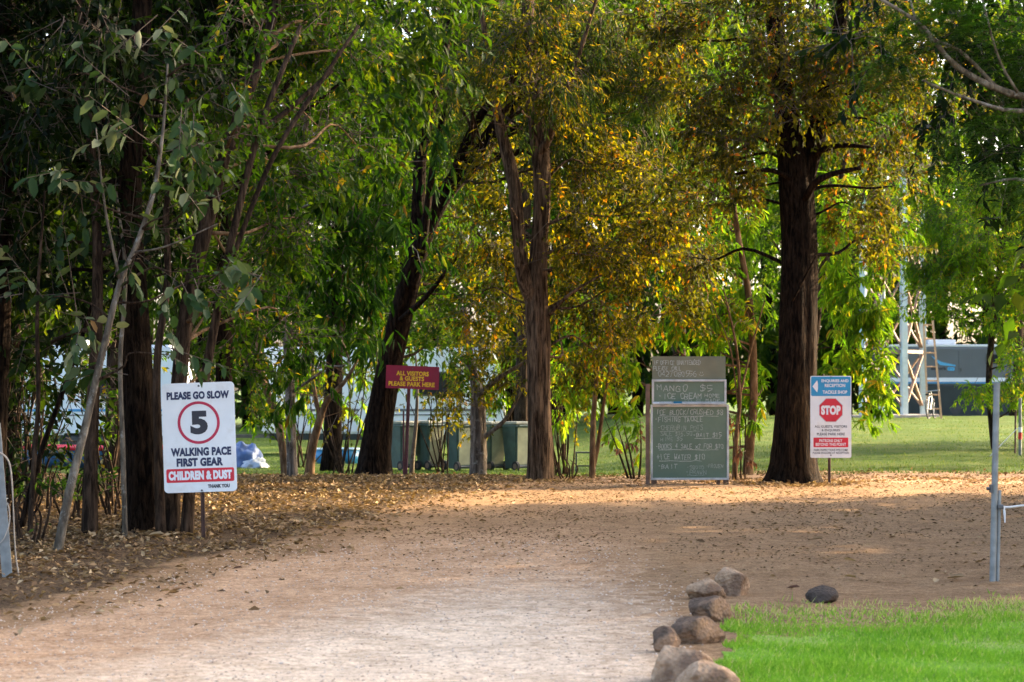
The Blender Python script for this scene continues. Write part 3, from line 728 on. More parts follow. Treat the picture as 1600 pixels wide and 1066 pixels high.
# chalk hand: polylines on a 4 x 6 grid
GL = {'A': '002640|1232', 'B': '0006264534330333|033342310000', 'C': '453626150511204041', 'D': '000626444220 00'.replace(' ', ''), 'E': '46060040|0333', 'F': '460600|0333', 'G': '453616040110304133|2343',
 'H': '0006|4046|0343', 'I': '2026', 'J': '4642301001', 'K': '0006|460340', 'L': '060040', 'M': '0006234640', 'N': '00064046', 'O': '160410304436 16'.replace(' ', ''), 'P': '00063645433303', 'Q': '1604103044361 6|2240'.replace(' ', ''),
 'R': '000636454333 03|2340'.replace(' ', ''), 'S': '45361605143341301001', 'T': '0646|2620', 'U': '0601103041 46'.replace(' ', ''), 'V': '062046', 'W': '0610233046', 'X': '0046|0640', 'Y': '062346|2320', 'Z': '06460040',
 '0': '16051130414536 16'.replace(' ', ''), '1': '152620', '2': '05163645430040', '3': '0536452332413010 01'.replace(' ', ''), '4': '30360242', '5': '460603334210 00'.replace(' ', ''), '6': '3604011030423303', '7': '064610', '8': '2304163644230110304223',
 '9': '4333040516364540', '$': '45160433422000 01|2720'.replace(' ', ''), '/': '0047', '-': '1333', '+': '0343|2125', '.': '2021', '(': '362430', 'x': '0044|0440', ':': '2425|2122'}
def chalk(parent, s, x, z, wd, hg, y, mat, rng, under=False, lw=.006):
    adv = wd / max(1, len(s)); V = []; Fc = []
    def seg(a, b):
        a = np.array(a); b = np.array(b); dv = b - a; L = np.hypot(*dv)
        if L < 1e-5: return
        n = np.array([-dv[1], dv[0]]) / L * lw * .5 * rng.uniform(.7, 1.25); i = len(V)
        e = dv / L * lw * .3
        for q in (a - e + n, a - e - n, b + e - n, b + e + n): V.append((q[0], y - .0002 * (i % 7), q[1]))
        Fc.append((i, i + 1, i + 2, i + 3))
    for i, ch in enumerate(s):
        if ch == ' ' or ch not in GL: continue
        ox, oz = x + i * adv + rng.normal(0, .04) * adv, z + rng.normal(0, .05) * hg
        sx, sz = adv * .72 / 4 * rng.uniform(.85, 1.1), hg / 6 * rng.uniform(.88, 1.1); sh = rng.normal(.03, .05)
        for pl in GL[ch].split('|'):
            pts = [(int(pl[j]), int(pl[j + 1])) for j in range(0, len(pl) - 1, 2)]
            pp = [(ox + a * sx + sh * b * sz + rng.normal(0, .05) * sx, oz + b * sz + rng.normal(0, .06) * sz) for a, b in pts]
            if len(pp) > 3:
                c = catmull([(a, b, 0) for a, b in pp], len(pp) * 2) if ch in 'BCDGJOPQRSU0235689$' else np.array([(a, b, 0) for a, b in pp])
                pp = [(q[0], q[1]) for q in c]
            for a, b in zip(pp[:-1], pp[1:]): seg(a, b)
    if under:
        ux = np.linspace(x + .05 * wd, x + .92 * wd, 9); uz = z - .3 * hg + rng.normal(0, .05, 9) * hg
        for j in range(8): seg((ux[j], uz[j]), (ux[j + 1], uz[j + 1]))
    me = bpy.data.meshes.new('chalk_writing'); me.from_pydata(V, [], Fc)
    o = link('chalk_writing', me, parent, mat); o['kind'] = 'stuff'; return o
def blackboard():
    d = 31.5; k = d / F; rng = np.random.default_rng(21)
    b = G(1078, d); zt = lambda py: CZ + (600 - py) * k - b.z; xt = lambda px: (px - 1078) * k
    t = thing('chalkboard_sign', 'green framed chalkboard listing mango ice cream and bait prices', 'sign', b, (0, 0, R(3)))
    g1 = plain('board_green', (.125, .175, .115), rough=.8, var=.14, scale=3, dirt=(.19, .24, .17))
    g2 = plain('board_olive', (.19, .185, .115), rough=.8, var=.2, scale=2.5, dirt=(.12, .15, .10))
    fr = plain('worn_aluminium', (.50, .50, .47), rough=.55, metal=.2, var=.2, scale=9, dirt=(.26, .2, .15))
    wood = plain('weathered_timber', (.17, .10, .065), rough=.85, var=.35, scale=9, bump=.4)
    chalkm = plain('chalk', (.40, .42, .36), rough=1, var=.3, scale=70)
    chalkd = plain('faded_chalk', (.28, .32, .26), rough=1, var=.35, scale=70)
    boxobj('top_board', (xt(1019), xt(1134), .0, .012, zt(595), zt(557)), g2, t)
    boxobj('price_board', (xt(1018), xt(1135), -.012, .0, zt(632), zt(593)), g1, t)
    boxobj('list_board', (xt(1016), xt(1139), -.012, .0, zt(750), zt(632.2)), g1, t)
    def frame(x0, x1, y0, y1, r=.028):
        boxobj('frame_rail', (x0, x1, -.03, -.0125, y1 - r, y1), fr, t, .003); boxobj('frame_rail', (x0, x1, -.03, -.0125, y0, y0 + r), fr, t, .003)
        boxobj('frame_stile', (x0, x0 + r, -.031, -.0126, y0 + r, y1 - r), fr, t, .003); boxobj('frame_stile', (x1 - r, x1, -.031, -.0126, y0 + r, y1 - r), fr, t, .003)
    frame(xt(1018), xt(1135), zt(631), zt(593)); frame(xt(1016), xt(1139), zt(750), zt(632.4))
    boxobj('chalk_tray', (xt(1019), xt(1134), -.075, -.0315, zt(632), zt(630.6)), fr, t)
    boxobj('post', (xt(1009), xt(1015), -.02, .05, -.1, zt(600)), wood, t, .004)
    boxobj('leg', (xt(1018), xt(1026), .001, .05, -.1, zt(700)), wood, t, .004)
    boxobj('leg', (xt(1131), xt(1139), .001, .05, -.1, zt(700)), wood, t, .004)
    boxobj('leg', (xt(1121), xt(1127), .06, .10, -.1, zt(700)), wood, t, .004)
    def W(s, px, py, w_, h_, m=chalkm, u=False, lw=.0065, y=-.0135): chalk(t, s, xt(px), zt(py), w_ * k, h_ * k, y, m, rng, u, lw)
    W('IF OFFICE UNATTENDED', 1021, 570, 74, 6.5, y=-.002); W('PLEASE CALL', 1021, 579, 44, 6.5, y=-.002); W('0427080556', 1028, 588.5, 62, 8, y=-.002)
    # smiley
    V = []; Fc = []
    def ln(x0, z0, x1, z1):
        i = len(V); n = Vector((-(z1 - z0), x1 - x0)).normalized() * .003
        for a, c in ((x0 + n.x, z0 + n.y), (x0 - n.x, z0 - n.y), (x1 - n.x, z1 - n.y), (x1 + n.x, z1 + n.y)): V.append((a, -.002, c))
        Fc.append((i, i + 1, i + 2, i + 3))
    cx, cz = xt(1096), zt(584)
    for e in (-.012, .012):
        V, Fc = [], []; ln(cx + e, cz + .005, cx + e, cz + .024); me = bpy.data.meshes.new('chalk_writing'); me.from_pydata(V, [], Fc); link('chalk_writing', me, t, chalkm)['kind'] = 'stuff'
    V, Fc = [], []
    an = [R(a) for a in range(190, 351, 20)]
    for a, c in zip(an[:-1], an[1:]): ln(cx + .03 * math.cos(a), cz - .002 + .026 * math.sin(a), cx + .03 * math.cos(c), cz - .002 + .026 * math.sin(c))
    me = bpy.data.meshes.new('chalk_writing'); me.from_pydata(V, [], Fc); link('chalk_writing', me, t, chalkm)['kind'] = 'stuff'
    W('MANGO', 1026, 611, 51, 9, lw=.008); W('$5', 1095, 611, 21, 9, lw=.008); W('-ICE CREAM', 1029, 623, 68, 8, lw=.008); W('HOME', 1101, 621, 25, 5.5); W('MADE', 1103, 628, 23, 4.5); W('CKS $8', 1070, 628.3, 26, 4.5, chalkd)
    W('ICE BLOCK/CRUSHED $8', 1025, 648, 106, 7.5, chalkm, True); W('-FISHING TACKLE', 1023, 659, 76, 7.5, chalkm, False)
    W('-CHERUBIN POTS', 1027, 672, 72, 7, chalkd, True); W('SALE $16.50', 1032, 681, 50, 6, chalkd); W('-BAIT $15', 1083, 683, 46, 6.5, chalkm, True); W('HIRE $5', 1032, 689, 36, 6, chalkd)
    W('-BOOKS 4 SALE x3 FOR $10', 1024, 701, 107, 7, chalkm, True); W('+ICE WATER $10', 1026, 718, 76, 8, chalkm, True)
    W('-BAIT', 1027, 732, 32, 7, chalkm); W('-SQUID', 1073, 733, 28, 5.5, chalkd); W('-PRAWN', 1072, 741, 32, 6, chalkd, True); W('-FROZEN', 1103, 731, 28, 5.5, chalkd)
    # things lying on the tray
    tw = lambda x, y, z: (Matrix.Translation(b) @ Matrix.Rotation(R(3), 4, 'Z')) @ Vector((x, y, z))
    e = boxobj('board_eraser', (-.055, .055, -.015, .015, 0, .026), plain('eraser_blue', (.01, .16, .30), rough=.8), None, .004)
    e.location = tw(xt(1058), -.054, zt(630.6) + .0005); e.rotation_euler = (0, 0, R(3)); tag(e, 'blue felt eraser lying on the chalkboard tray', 'eraser')
    bm = bmesh.new(); rod(bm, (-.04, 0, .007), (.04, 0, .007), .007, 8); c_ = bmobj('chalk_stick', bm, M['white_print']); c_.location = tw(xt(1024), -.054, zt(630.6) + .0005); tag(c_, 'white stick of chalk lying on the chalkboard tray', 'chalk')
blackboard()

# ------------------------------------------------------------------ posts
def gate_post():
    d = 18.0; k = d / F; b = G(1551, d)
    t = thing('metal_post', 'tall galvanised gate post with white tape tied to it by dirt drive', 'post', b, (0, R(1.2), 0))
    bm = bmesh.new(); h = CZ + (600 - 600) * k - b.z
    rod(bm, (0, 0, -.1), (0, 0, h), .024, 16); bmobj('pole', bm, M['galv'], t, False)
    bm = bmesh.new(); rod(bm, (0, 0, h), (0, 0, h + .012), .026, 16); bmobj('cap', bm, M['galv'], t)
    bm = bmesh.new(); rod(bm, (.038, 0, -.1), (.038, 0, .68), .013, 10); bmobj('brace', bm, M['galv'], t)
    bm = bmesh.new(); box(bm, -.035, -.02, -.03, .03, .66, .72); rod(bm, (-.06, 0, .69), (-.02, 0, .69), .012); bmobj('bracket', bm, M['bolt'], t)
    tape = plain('white_tape', (.7, .7, .68), rough=.6, var=.1)
    V, Fc = tube([(.03, 0, .56), (.1, .0, .555), (.3, .02, .57), (.7, .05, .52), (1.4, .1, .6)], [.012, .008, .008, .008, .008], 26, 6, .1)
    me = bpy.data.meshes.new('tape'); me.from_pydata(V.tolist(), [], Fc); link('tape', me, t, tape)
    bm = bmesh.new(); box(bm, .02, .065, -.034, .034, .54, .575, .008); bmobj('tape_knot', bm, M['bolt'], t)
    V, Fc = tube([(.07, -.01, .555), (.075, -.015, .50), (.08, -.01, .44)], [.009, .008, .005], 8, 5, .1)
    me = bpy.data.meshes.new('tape_end'); me.from_pydata(V.tolist(), [], Fc); link('tape_end', me, t, tape)
gate_post()
def wire_post():
    d = 18.0; k = d / F; b = G(14, d)
    t = thing('leaning_post', 'leaning grey steel angle post with loose wire on the leaf litter', 'post', b, (0, R(-4.5), 0))
    bm = bmesh.new()
    box(bm, -.045, -.005, -.03, -.02, -.1, 1.15); box(bm, -.0045, .032, -.032, -.022, -.1, 1.15); box(bm, -.009, .001, -.0219, .03, -.1, 1.15)
    bmobj('angle_bar', bm, M['galv'], t)
    w_ = plain('old_wire', (.38, .33, .27), rough=.6, var=.2)
    V, Fc = tube([(-.05, -.04, .25), (.0, -.05, .30), (.045, -.03, .42), (.04, -.03, .55), (.02, -.02, .50)], [.004] * 5, 24, 6, 0)
    me = bpy.data.meshes.new('wire'); me.from_pydata(V.tolist(), [], Fc); link('wire', me, t, w_)
    V, Fc = tube([(-.03, -.04, .95), (.05, -.04, .90), (.08, -.02, .8), (.07, .02, .55), (.05, .06, .2), (.06, .08, -.03)], [.006, .006, .006, .005, .005, .005], 26, 6, 0)
    me = bpy.data.meshes.new('wire'); me.from_pydata(V.tolist(), [], Fc); link('wire', me, t, w_)
    bm = bmesh.new(); box(bm, -.048, .035, -.036, .034, .58, .586); bmobj('wire_band', bm, M['galv'], t)
wire_post()
def far_post():
    d = 44.0; k = d / F; b = G(1594, d)
    t = thing('marker_post', 'thin pale steel post on the lawn with red and white tape', 'post', b)
    h = CZ + (600 - 622) * k - b.z
    bm = bmesh.new(); rod(bm, (0, 0, -.1), (0, 0, h), .03, 12); bmobj('pole', bm, M['galv'], t)
    bm = bmesh.new(); rod(bm, (0, 0, .30), (0, 0, .42), .036, 12); bmobj('red_band', bm, M['red_print'], t)
    bm = bmesh.new(); rod(bm, (0, 0, .43), (0, 0, .52), .036, 12); bmobj('white_band', bm, M['white_print'], t)
    bm = bmesh.new(); bar(bm, (-.05, 0, .5), (-.6, -.1, float(gz(b.x - .6, b.y - .1)) - b.z - .02), .012, .012); bmobj('guy_rope', bm, M['white_print'], t)
    b2 = G(1586, d + 1); t2 = thing('tent_stake', 'thin dark upright stake beside the taped steel post', 'stake', b2)
    bm = bmesh.new(); rod(bm, (0, 0, -.1), (0.01, 0, .8), .018, 8); bmobj('shaft', bm, M['rust'], t2)
    bm = bmesh.new(); rod(bm, (.01, 0, .8), (.01, 0, .82), .028, 8); bmobj('tip', bm, M['rust'], t2)
far_post()

# ------------------------------------------------------------------ rocks
def rock_material(name, lo, hi, spot):
    m, nt, out = newmat(name); b = N(nt, 'ShaderNodeBsdfPrincipled'); b.inputs['Roughness'].default_value = .95; b.inputs['Specular IOR Level'].default_value = .15
    tc = N(nt, 'ShaderNodeTexCoord')
    n = N(nt, 'ShaderNodeTexNoise'); n.inputs['Scale'].default_value = 14; n.inputs['Detail'].default_value = 9; n.inputs['Roughness'].default_value = .7; nt.links.new(tc.outputs['Object'], n.inputs['Vector'])
    n2 = N(nt, 'ShaderNodeTexNoise'); n2.inputs['Scale'].default_value = 5; n2.inputs['Detail'].default_value = 6; nt.links.new(tc.outputs['Object'], n2.inputs['Vector'])
    v = N(nt, 'ShaderNodeTexVoronoi'); v.inputs['Scale'].default_value = 45; nt.links.new(tc.outputs['Object'], v.inputs['Vector'])
    r = ramp(nt, [(.3, lo), (.7, hi)]); nt.links.new(n.outputs[0], r.inputs[0])
    r2 = ramp(nt, [(.48, (0, 0, 0)), (.6, (1, 1, 1))]); nt.links.new(n2.outputs[0], r2.inputs[0])
    mx = N(nt, 'ShaderNodeMixRGB'); mx.inputs[2].default_value = (*spot, 1); nt.links.new(r2.outputs[0], mx.inputs[0]); nt.links.new(r.outputs[0], mx.inputs[1])
    nt.links.new(mx.outputs[0], b.inputs['Base Color'])
    ad = N(nt, 'ShaderNodeMath', operation='ADD'); nt.links.new(n.outputs[0], ad.inputs[0]); nt.links.new(v.outputs[0], ad.inputs[1])
    bp = N(nt, 'ShaderNodeBump'); bp.inputs['Strength'].default_value = .8; bp.inputs['Distance'].default_value = .015
    nt.links.new(ad.outputs[0], bp.inputs['Height']); nt.links.new(bp.outputs[0], b.inputs['Normal']); nt.links.new(b.outputs[0], out.inputs[0]); return m
M['rock_tan'] = rock_material('rock_tan', (.24, .15, .085), (.54, .37, .235), (.17, .105, .065))
M['rock_dark'] = rock_material('rock_dark', (.06, .042, .03), (.19, .125, .085), (.28, .17, .10))
def rock(px, py, d, wpx, hpx, mat, label, seed, yaw=0, dep=.9):
    from mathutils import noise
    d = 1.49 * F / (py + .36 * hpx - 600); k = d / F; x = (px - 800) * k; z0 = float(gz(x, d))
    bm = bmesh.new(); bmesh.ops.create_icosphere(bm, subdivisions=4, radius=1)
    rx, rz = wpx * k * .56, hpx * k * .58; off = Vector((seed * 7.1, seed * 3.3, seed))
    rng = np.random.default_rng(seed); planes = [Vector(unit(rng.normal(size=3))) for _ in range(13)]
    for v in bm.verts:
        c = v.co.copy()
        for p in planes:
            t = c.dot(p) - .70
            if t > 0: c -= p * t * .97
        c *= 1.12 + .16 * noise.noise(c * 1.3 + off) + .05 * noise.noise(c * 4 + off) + .035 * noise.noise(c * 10 + off) + .02 * noise.noise(c * 21 + off)
        v.co = Vector((c.x * rx, c.y * rx * dep, c.z * rz))
    me = bpy.data.meshes.new('boulder'); bm.to_mesh(me); bm.free(); me.polygons.foreach_set('use_smooth', [True] * len(me.polygons))
    o = link('boulder', me, None, M[mat]); o.location = (x, d, z0 + rz * .55); o.rotation_euler = (0, 0, yaw)
    tag(o, label, 'rock', 'boulders edging the near lawn'); return o
rock(1143, 916, 17.5, 58, 48, 'rock_tan', 'tan boulder at the inner end of the lawn edging row', 1)
rock(1104, 926, 17.0, 52, 36, 'rock_tan', 'low flat tan boulder second in the edging row, counted from its dirt end', 2)
rock(1111, 952, 16.2, 68, 46, 'rock_dark', 'pitted dark brown boulder third in the edging row, counted from its dirt end', 3)
rock(1090, 985, 15.1, 72, 52, 'rock_dark', 'rounded brown boulder with pale top in the middle of the edging row', 4)
rock(1038, 1005, 14.55, 40, 40, 'rock_dark', 'small dark boulder bulging from the edging row onto the gravel', 5)
rock(1062, 1036, 13.65, 88, 66, 'rock_tan', 'large pale angular boulder leaning over the gravel edge', 6)
rock(1107, 1056, 13.1, 84, 56, 'rock_tan', 'smooth tan boulder sunk in the lawn beside the large angular one', 8)
M['rock_black'] = rock_material('rock_black', (.03, .024, .02), (.13, .095, .07), (.075, .055, .042))
rock(1286, 931, 16.9, 40, 28, 'rock_black', 'lone small dark boulder at the bare edge of the lawn', 9)

# ------------------------------------------------------------------ trees, near thicket on the bank
def T(name, label, stems, bark_, parts, seed, cat='tree', r0=.035, group=None, flare=.14, limbmat=None, keep=None, single=None, lim=True, twigs=True):
    root = tree(name, label, cat, stems, bark_, group, flare)
    for i, (clumps, st, cov) in enumerate(parts):
        cl = [C(*c) for c in clumps]
        if lim: limbs(root, stems[0], cl, limbmat or bark_, r0, seed + i)
        foliage(root, cl, st, cov, seed * 13 + i, keep=keep, single=(single or 0) if i == 0 else 0, twigs=twigs)
    return root

SK = lambda p: True
def screen_keep(rects):
    """leave the gaps the trees have: no leaves where the view through to a sign or vehicle is open"""
    def f(Pp):
        px = 800 + Pp[:, 0] / Pp[:, 1] * F; py = 600 - (Pp[:, 2] - CZ) / Pp[:, 1] * F
        ok = np.ones(len(Pp), bool)
        for x0, x1, y0, y1 in rects: ok &= ~((px > x0) & (px < x1) & (py > y0) & (py < y1))
        return ok
    return f
KEEP = screen_keep([(240, 385, 585, 1000), (1000, 1150, 545, 1000), (606, 700, 545, 612), (1255, 1345, 578, 1000), (1400, 1500, 400, 1000), (1280, 1600, 640, 1000), (1195, 1290, 240, 760)])

T('broadleaf_sapling', 'slender pale leaning sapling with large oval leaves rooted on the bank',
  [[(88, 862, 19.6, 15), (108, 770, 19.6, 14), (135, 660, 19.7, 12), (158, 560, 19.7, 11), (188, 440, 19.8, 9), (212, 385, 19.9, 8), (240, 300, 20, 8), (255, 200, 20.1, 5), (262, 100, 20.2, 3)],
   [(205, 395, 19.9, 4), (260, 385, 19.7, 3), (340, 350, 19.6, 2)],
   [(188, 440, 19.8, 5), (165, 330, 19.7, 4), (150, 200, 19.6, 2)]],
  'bark_pale', [([(225, 215, 19.8, 70, 55), (285, 175, 19.9, 60, 40), (180, 150, 20, 60, 50), (265, 330, 19.7, 60, 45), (335, 330, 19.7, 50, 40), (225, 390, 19.6, 40, 40),
                  (300, 420, 19.8, 70, 40), (150, 470, 19.8, 70, 50), (265, 555, 19.6, 30, 30), (360, 100, 20.2, 70, 50), (110, 300, 19.9, 70, 60), (420, 440, 20.3, 40, 30), (60, 480, 20.2, 60, 50), (250, 60, 20.2, 80, 50), (90, 130, 20.2, 70, 60), (175, 590, 20.0, 30, 26)], 'broad', .9)], 3, r0=.012, flare=.15, single=280, limbmat='bark_brown', keep=KEEP)
T('dark_tree', 'thick dark trunked tree on the bank behind the speed sign',
  [[(222, 832, 21.6, 66), (220, 760, 21.6, 58), (214, 600, 21.6, 54), (206, 450, 21.6, 48), (203, 300, 21.6, 42), (212, 150, 21.6, 34), (222, 20, 21.6, 28), (230, -200, 21.6, 20), (240, -500, 21.6, 10)],
   [(212, 150, 21.6, 22), (160, 20, 21.8, 18), (90, -150, 22, 12)]],
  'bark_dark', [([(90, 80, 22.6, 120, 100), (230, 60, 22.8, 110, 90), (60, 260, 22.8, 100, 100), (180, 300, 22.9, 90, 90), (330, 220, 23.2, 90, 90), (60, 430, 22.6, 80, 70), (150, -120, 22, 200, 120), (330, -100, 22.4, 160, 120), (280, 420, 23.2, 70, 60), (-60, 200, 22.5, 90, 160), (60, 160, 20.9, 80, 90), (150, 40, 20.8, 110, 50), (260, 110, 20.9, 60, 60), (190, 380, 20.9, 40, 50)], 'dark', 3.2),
                ([(100, -420, 21.5, 320, 150), (350, -600, 22, 300, 180)], 'mid', 1.6)], 4, keep=KEEP, flare=.3)
T('thin_dark_tree', 'straight thin dark trunk on the bank between pale sapling and thick trunk',
  [[(140, 836, 21.2, 26), (141, 740, 21.2, 22), (146, 600, 21.3, 20), (152, 480, 21.4, 18), (150, 330, 21.5, 15), (135, 150, 21.6, 12), (120, -50, 21.8, 8)]],
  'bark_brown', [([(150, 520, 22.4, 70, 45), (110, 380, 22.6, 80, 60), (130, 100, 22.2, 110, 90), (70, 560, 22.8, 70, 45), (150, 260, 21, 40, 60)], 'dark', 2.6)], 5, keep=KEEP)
T('edge_tree', 'dark rough trunk with hanging leaves beside the leaning steel post',
  [[(-14, 850, 22.5, 44), (-6, 650, 22.5, 40), (2, 450, 22.5, 38), (8, 250, 22.5, 34), (12, 60, 22.5, 30), (14, -200, 22.5, 20)]],
  'bark_dark', [([(20, 380, 22, 70, 80), (30, 180, 22, 60, 90), (10, 540, 23, 60, 50), (60, 20, 22.3, 90, 80), (-120, 150, 22.5, 120, 250)], 'dark', 2.6)], 6, keep=KEEP)
T('multi_stem_tree', 'clump of slim brown stems with small green leaves behind the speed sign',
  [[(268, 832, 21.4, 28), (272, 700, 21.4, 25), (290, 500, 21.5, 24), (318, 370, 21.6, 24), (352, 240, 21.7, 21), (400, 110, 21.9, 17), (440, -30, 22, 13), (480, -250, 22.2, 8)],
   [(290, 832, 21.3, 20), (300, 720, 21.3, 17), (322, 580, 21.2, 15), (345, 460, 21.2, 14), (372, 330, 21.3, 12), (410, 190, 21.4, 10), (470, 40, 21.6, 7)],
   [(252, 825, 21.2, 16), (247, 690, 21.2, 14), (246, 560, 21.2, 12), (262, 440, 21.3, 11), (262, 300, 21.4, 9), (300, 120, 21.6, 7)],
   [(335, 480, 21.3, 9), (420, 260, 21.5, 8), (500, 130, 21.8, 7), (560, 40, 22, 5)],
   [(352, 240, 21.7, 12), (440, 180, 22, 9), (520, 110, 22.2, 6)]],
  'bark_brown', [([(360, 120, 22.2, 90, 70), (450, 60, 22.5, 90, 70), (520, 40, 22.6, 80, 60), (420, 250, 22.2, 80, 70), (500, 200, 22.8, 80, 70), (390, 390, 22.4, 70, 60), (350, 500, 22.5, 60, 50), (460, 340, 22.8, 70, 60), (570, 110, 23, 70, 60), (330, 20, 22.3, 80, 60), (440, 520, 23, 60, 50), (300, 230, 21, 50, 60), (380, 40, 21, 60, 40), (370, 200, 21, 40, 40), (320, 470, 20.9, 40, 40), (560, 230, 23.5, 60, 60), (390, 570, 23, 40, 40)], 'green', 2.6),
                 ([(430, -200, 22.4, 280, 130), (600, -420, 23, 300, 150)], 'mid', 1.6)], 7, limbmat='bark_tan', r0=.02, keep=KEEP)
def shrub(name, label, px, d, clumps, st, cov, seed, nst=6, bark_='bark_brown', spread=40, top=140, group=None):
    b = G(px, d); root = thing(name, label, 'shrub', b, group=group); rng = np.random.default_rng(seed); k = d / F
    for i in range(nst):
        dx = rng.normal(0, spread) * k; h = top * k * rng.uniform(.6, 1.1)
        p0 = Vector((b.x + rng.normal(0, .08), b.y + rng.normal(0, .08), b.z - .05)); p2 = p0 + Vector((dx, rng.normal(0, .2), h)); pm = p0.lerp(p2, .5) + Vector((rng.normal(0, .06), rng.normal(0, .06), .05))
        V, Fc = tube([p0, pm, p2], [.014, .010, .004], 9, 6, .05, seed=i); worldobj('stem', V, Fc, M[bark_], root)
    foliage(root, [C(*c) for c in clumps], st, cov, seed, name='foliage', keep=KEEP)
    return root
shrub('understorey_shrub', 'leafy undergrowth shrub behind the leaning steel post', 45, 24, [(40, 640, 24, 60, 60), (20, 560, 24.4, 50, 60), (90, 600, 24.4, 50, 60), (70, 720, 23.6, 40, 45), (20, 700, 24.2, 50, 60), (110, 660, 24.8, 40, 50), (30, 780, 23.4, 40, 25)], 'dark', 1.5, 31, 16, top=250)
shrub('understorey_shrub', 'low green shrub between pale sapling and thick dark trunk', 175, 24.5, [(175, 750, 24.5, 30, 35), (160, 640, 25, 35, 50), (185, 620, 24.5, 25, 40), (120, 730, 24.6, 30, 40), (170, 560, 25.5, 50, 40)], 'green', 1.3, 32, 10, top=200)
shrub('understorey_shrub', 'dense shrub behind the speed sign hiding the far caravan', 330, 30, [(300, 560, 30, 60, 50), (360, 600, 30, 60, 50), (240, 600, 31, 50, 60), (400, 650, 31, 40, 40), (380, 560, 30, 50, 40), (310, 660, 31, 60, 50)], 'green', 1.3, 34, 12, top=260, spread=60)
for i_, (px_, d_, lab_) in enumerate([(25, 22.5, 'low weedy plant in the litter beside the leaning steel post'), (112, 22.8, 'low weedy plant between the pale sapling and the thin dark trunk'), (178, 23.2, 'low weedy plant between the thin and the thick dark trunks'), (70, 24.5, 'low weedy plant under the hanging leaves behind the pale sapling')]):
    pb_ = 600 - (float(gz((px_ - 800) / F * d_, d_)) - CZ) / d_ * F
    shrub('weed', lab_, px_, d_, [(px_, pb_ - 38, d_, 26, 26), (px_ + 12, pb_ - 62, d_, 20, 22)], 'green', .55, 60 + i_, 6, 'bark_brown', 16, 75)
T('thin_sapling', 'thin brown upright stem near the leaning steel post', [[(46, 842, 21, 9), (52, 740, 21, 8), (60, 620, 21.1, 7), (58, 480, 21.2, 6), (70, 300, 21.4, 3)]], 'bark_brown', [([(65, 330, 21.4, 40, 40)], 'dark', 1.0)], 52, r0=.006, keep=KEEP)
T('thin_sapling', 'thin leaning dark stem crossing behind the pale sapling', [[(30, 836, 21.8, 10), (60, 720, 21.8, 9), (95, 620, 21.9, 8), (130, 520, 22, 6), (160, 420, 22.2, 3)]], 'bark_dark', [([(150, 440, 22.2, 40, 30)], 'dark', 1.0)], 53, r0=.006, keep=KEEP)
T('thin_sapling', 'pale thin stem rising beside the thick dark trunk', [[(196, 828, 21.0, 9), (192, 700, 21, 8), (188, 560, 21, 7), (196, 430, 21, 6), (182, 300, 21.1, 3)]], 'bark_pale', [([(185, 300, 21.1, 40, 40)], 'dark', .8)], 54, r0=.006, keep=KEEP)
shrub('strappy_plant', 'small upright green plant near the foot of the pale sapling', 48, 20.4, [(48, 820, 20.4, 14, 24)], 'green', .5, 33, 5, top=90, spread=10)

# ------------------------------------------------------------------ trees, middle row
def path_keep(path, wid, dmax, base):
    pp = catmull([(a, b_, 0) for a, b_ in path], 60)[:, :2]; rg = np.random.default_rng(3)
    def f(Pp):
        px = 800 + Pp[:, 0] / Pp[:, 1] * F; py = 600 - (Pp[:, 2] - CZ) / Pp[:, 1] * F
        dd = np.full(len(Pp), 1e9)
        for q in pp: dd = np.minimum(dd, np.hypot(px - q[0], py - q[1] + 8))
        return base(Pp) & ~((dd < wid) & (Pp[:, 1] < dmax) & (rg.uniform(size=len(Pp)) < .9))
    return f
KEEP_J = path_keep([(600, 620), (612, 550), (632, 470), (655, 390), (690, 310), (745, 245), (800, 165), (840, 95)], 34, 36, KEEP)
KEEP_J = path_keep([(652, 340), (660, 230), (690, 100), (700, 40)], 20, 36, KEEP_J)
KEEP_K = path_keep([(842, 480), (845, 380), (848, 300), (842, 210)], 22, 34, KEEP)
KEEP_K = path_keep([(818, 430), (810, 360), (802, 280), (785, 220)], 16, 34, KEEP_K)
T('mango_tree', 'mottled slim trunk with long drooping dark green leaves',
  [[(458, 748, 33.5, 18), (455, 690, 33.5, 16), (453, 600, 33.4, 16), (448, 480, 33, 15), (455, 330, 32, 13), (480, 180, 31.5, 10), (500, 20, 31.5, 8)]],
  'bark_grey', [([(520, 430, 29.5, 80, 60), (600, 390, 30, 70, 70), (450, 390, 29.5, 60, 70), (560, 300, 30, 80, 60), (640, 300, 30.5, 60, 60), (470, 270, 30, 70, 60), (540, 530, 29.8, 70, 45), (430, 500, 30, 50, 50), (610, 490, 30, 45, 55),
                  (540, 190, 30.5, 90, 60), (640, 190, 31, 60, 60), (480, 590, 30.5, 45, 35), (590, 570, 30, 30, 40), (660, 420, 31, 40, 60), (500, 110, 30.8, 80, 60), (400, 300, 30.5, 60, 60), (400, 440, 30.5, 40, 50), (690, 250, 31.5, 50, 60)], 'mango', 2.6)], 8, r0=.02, single=240, keep=KEEP_J)
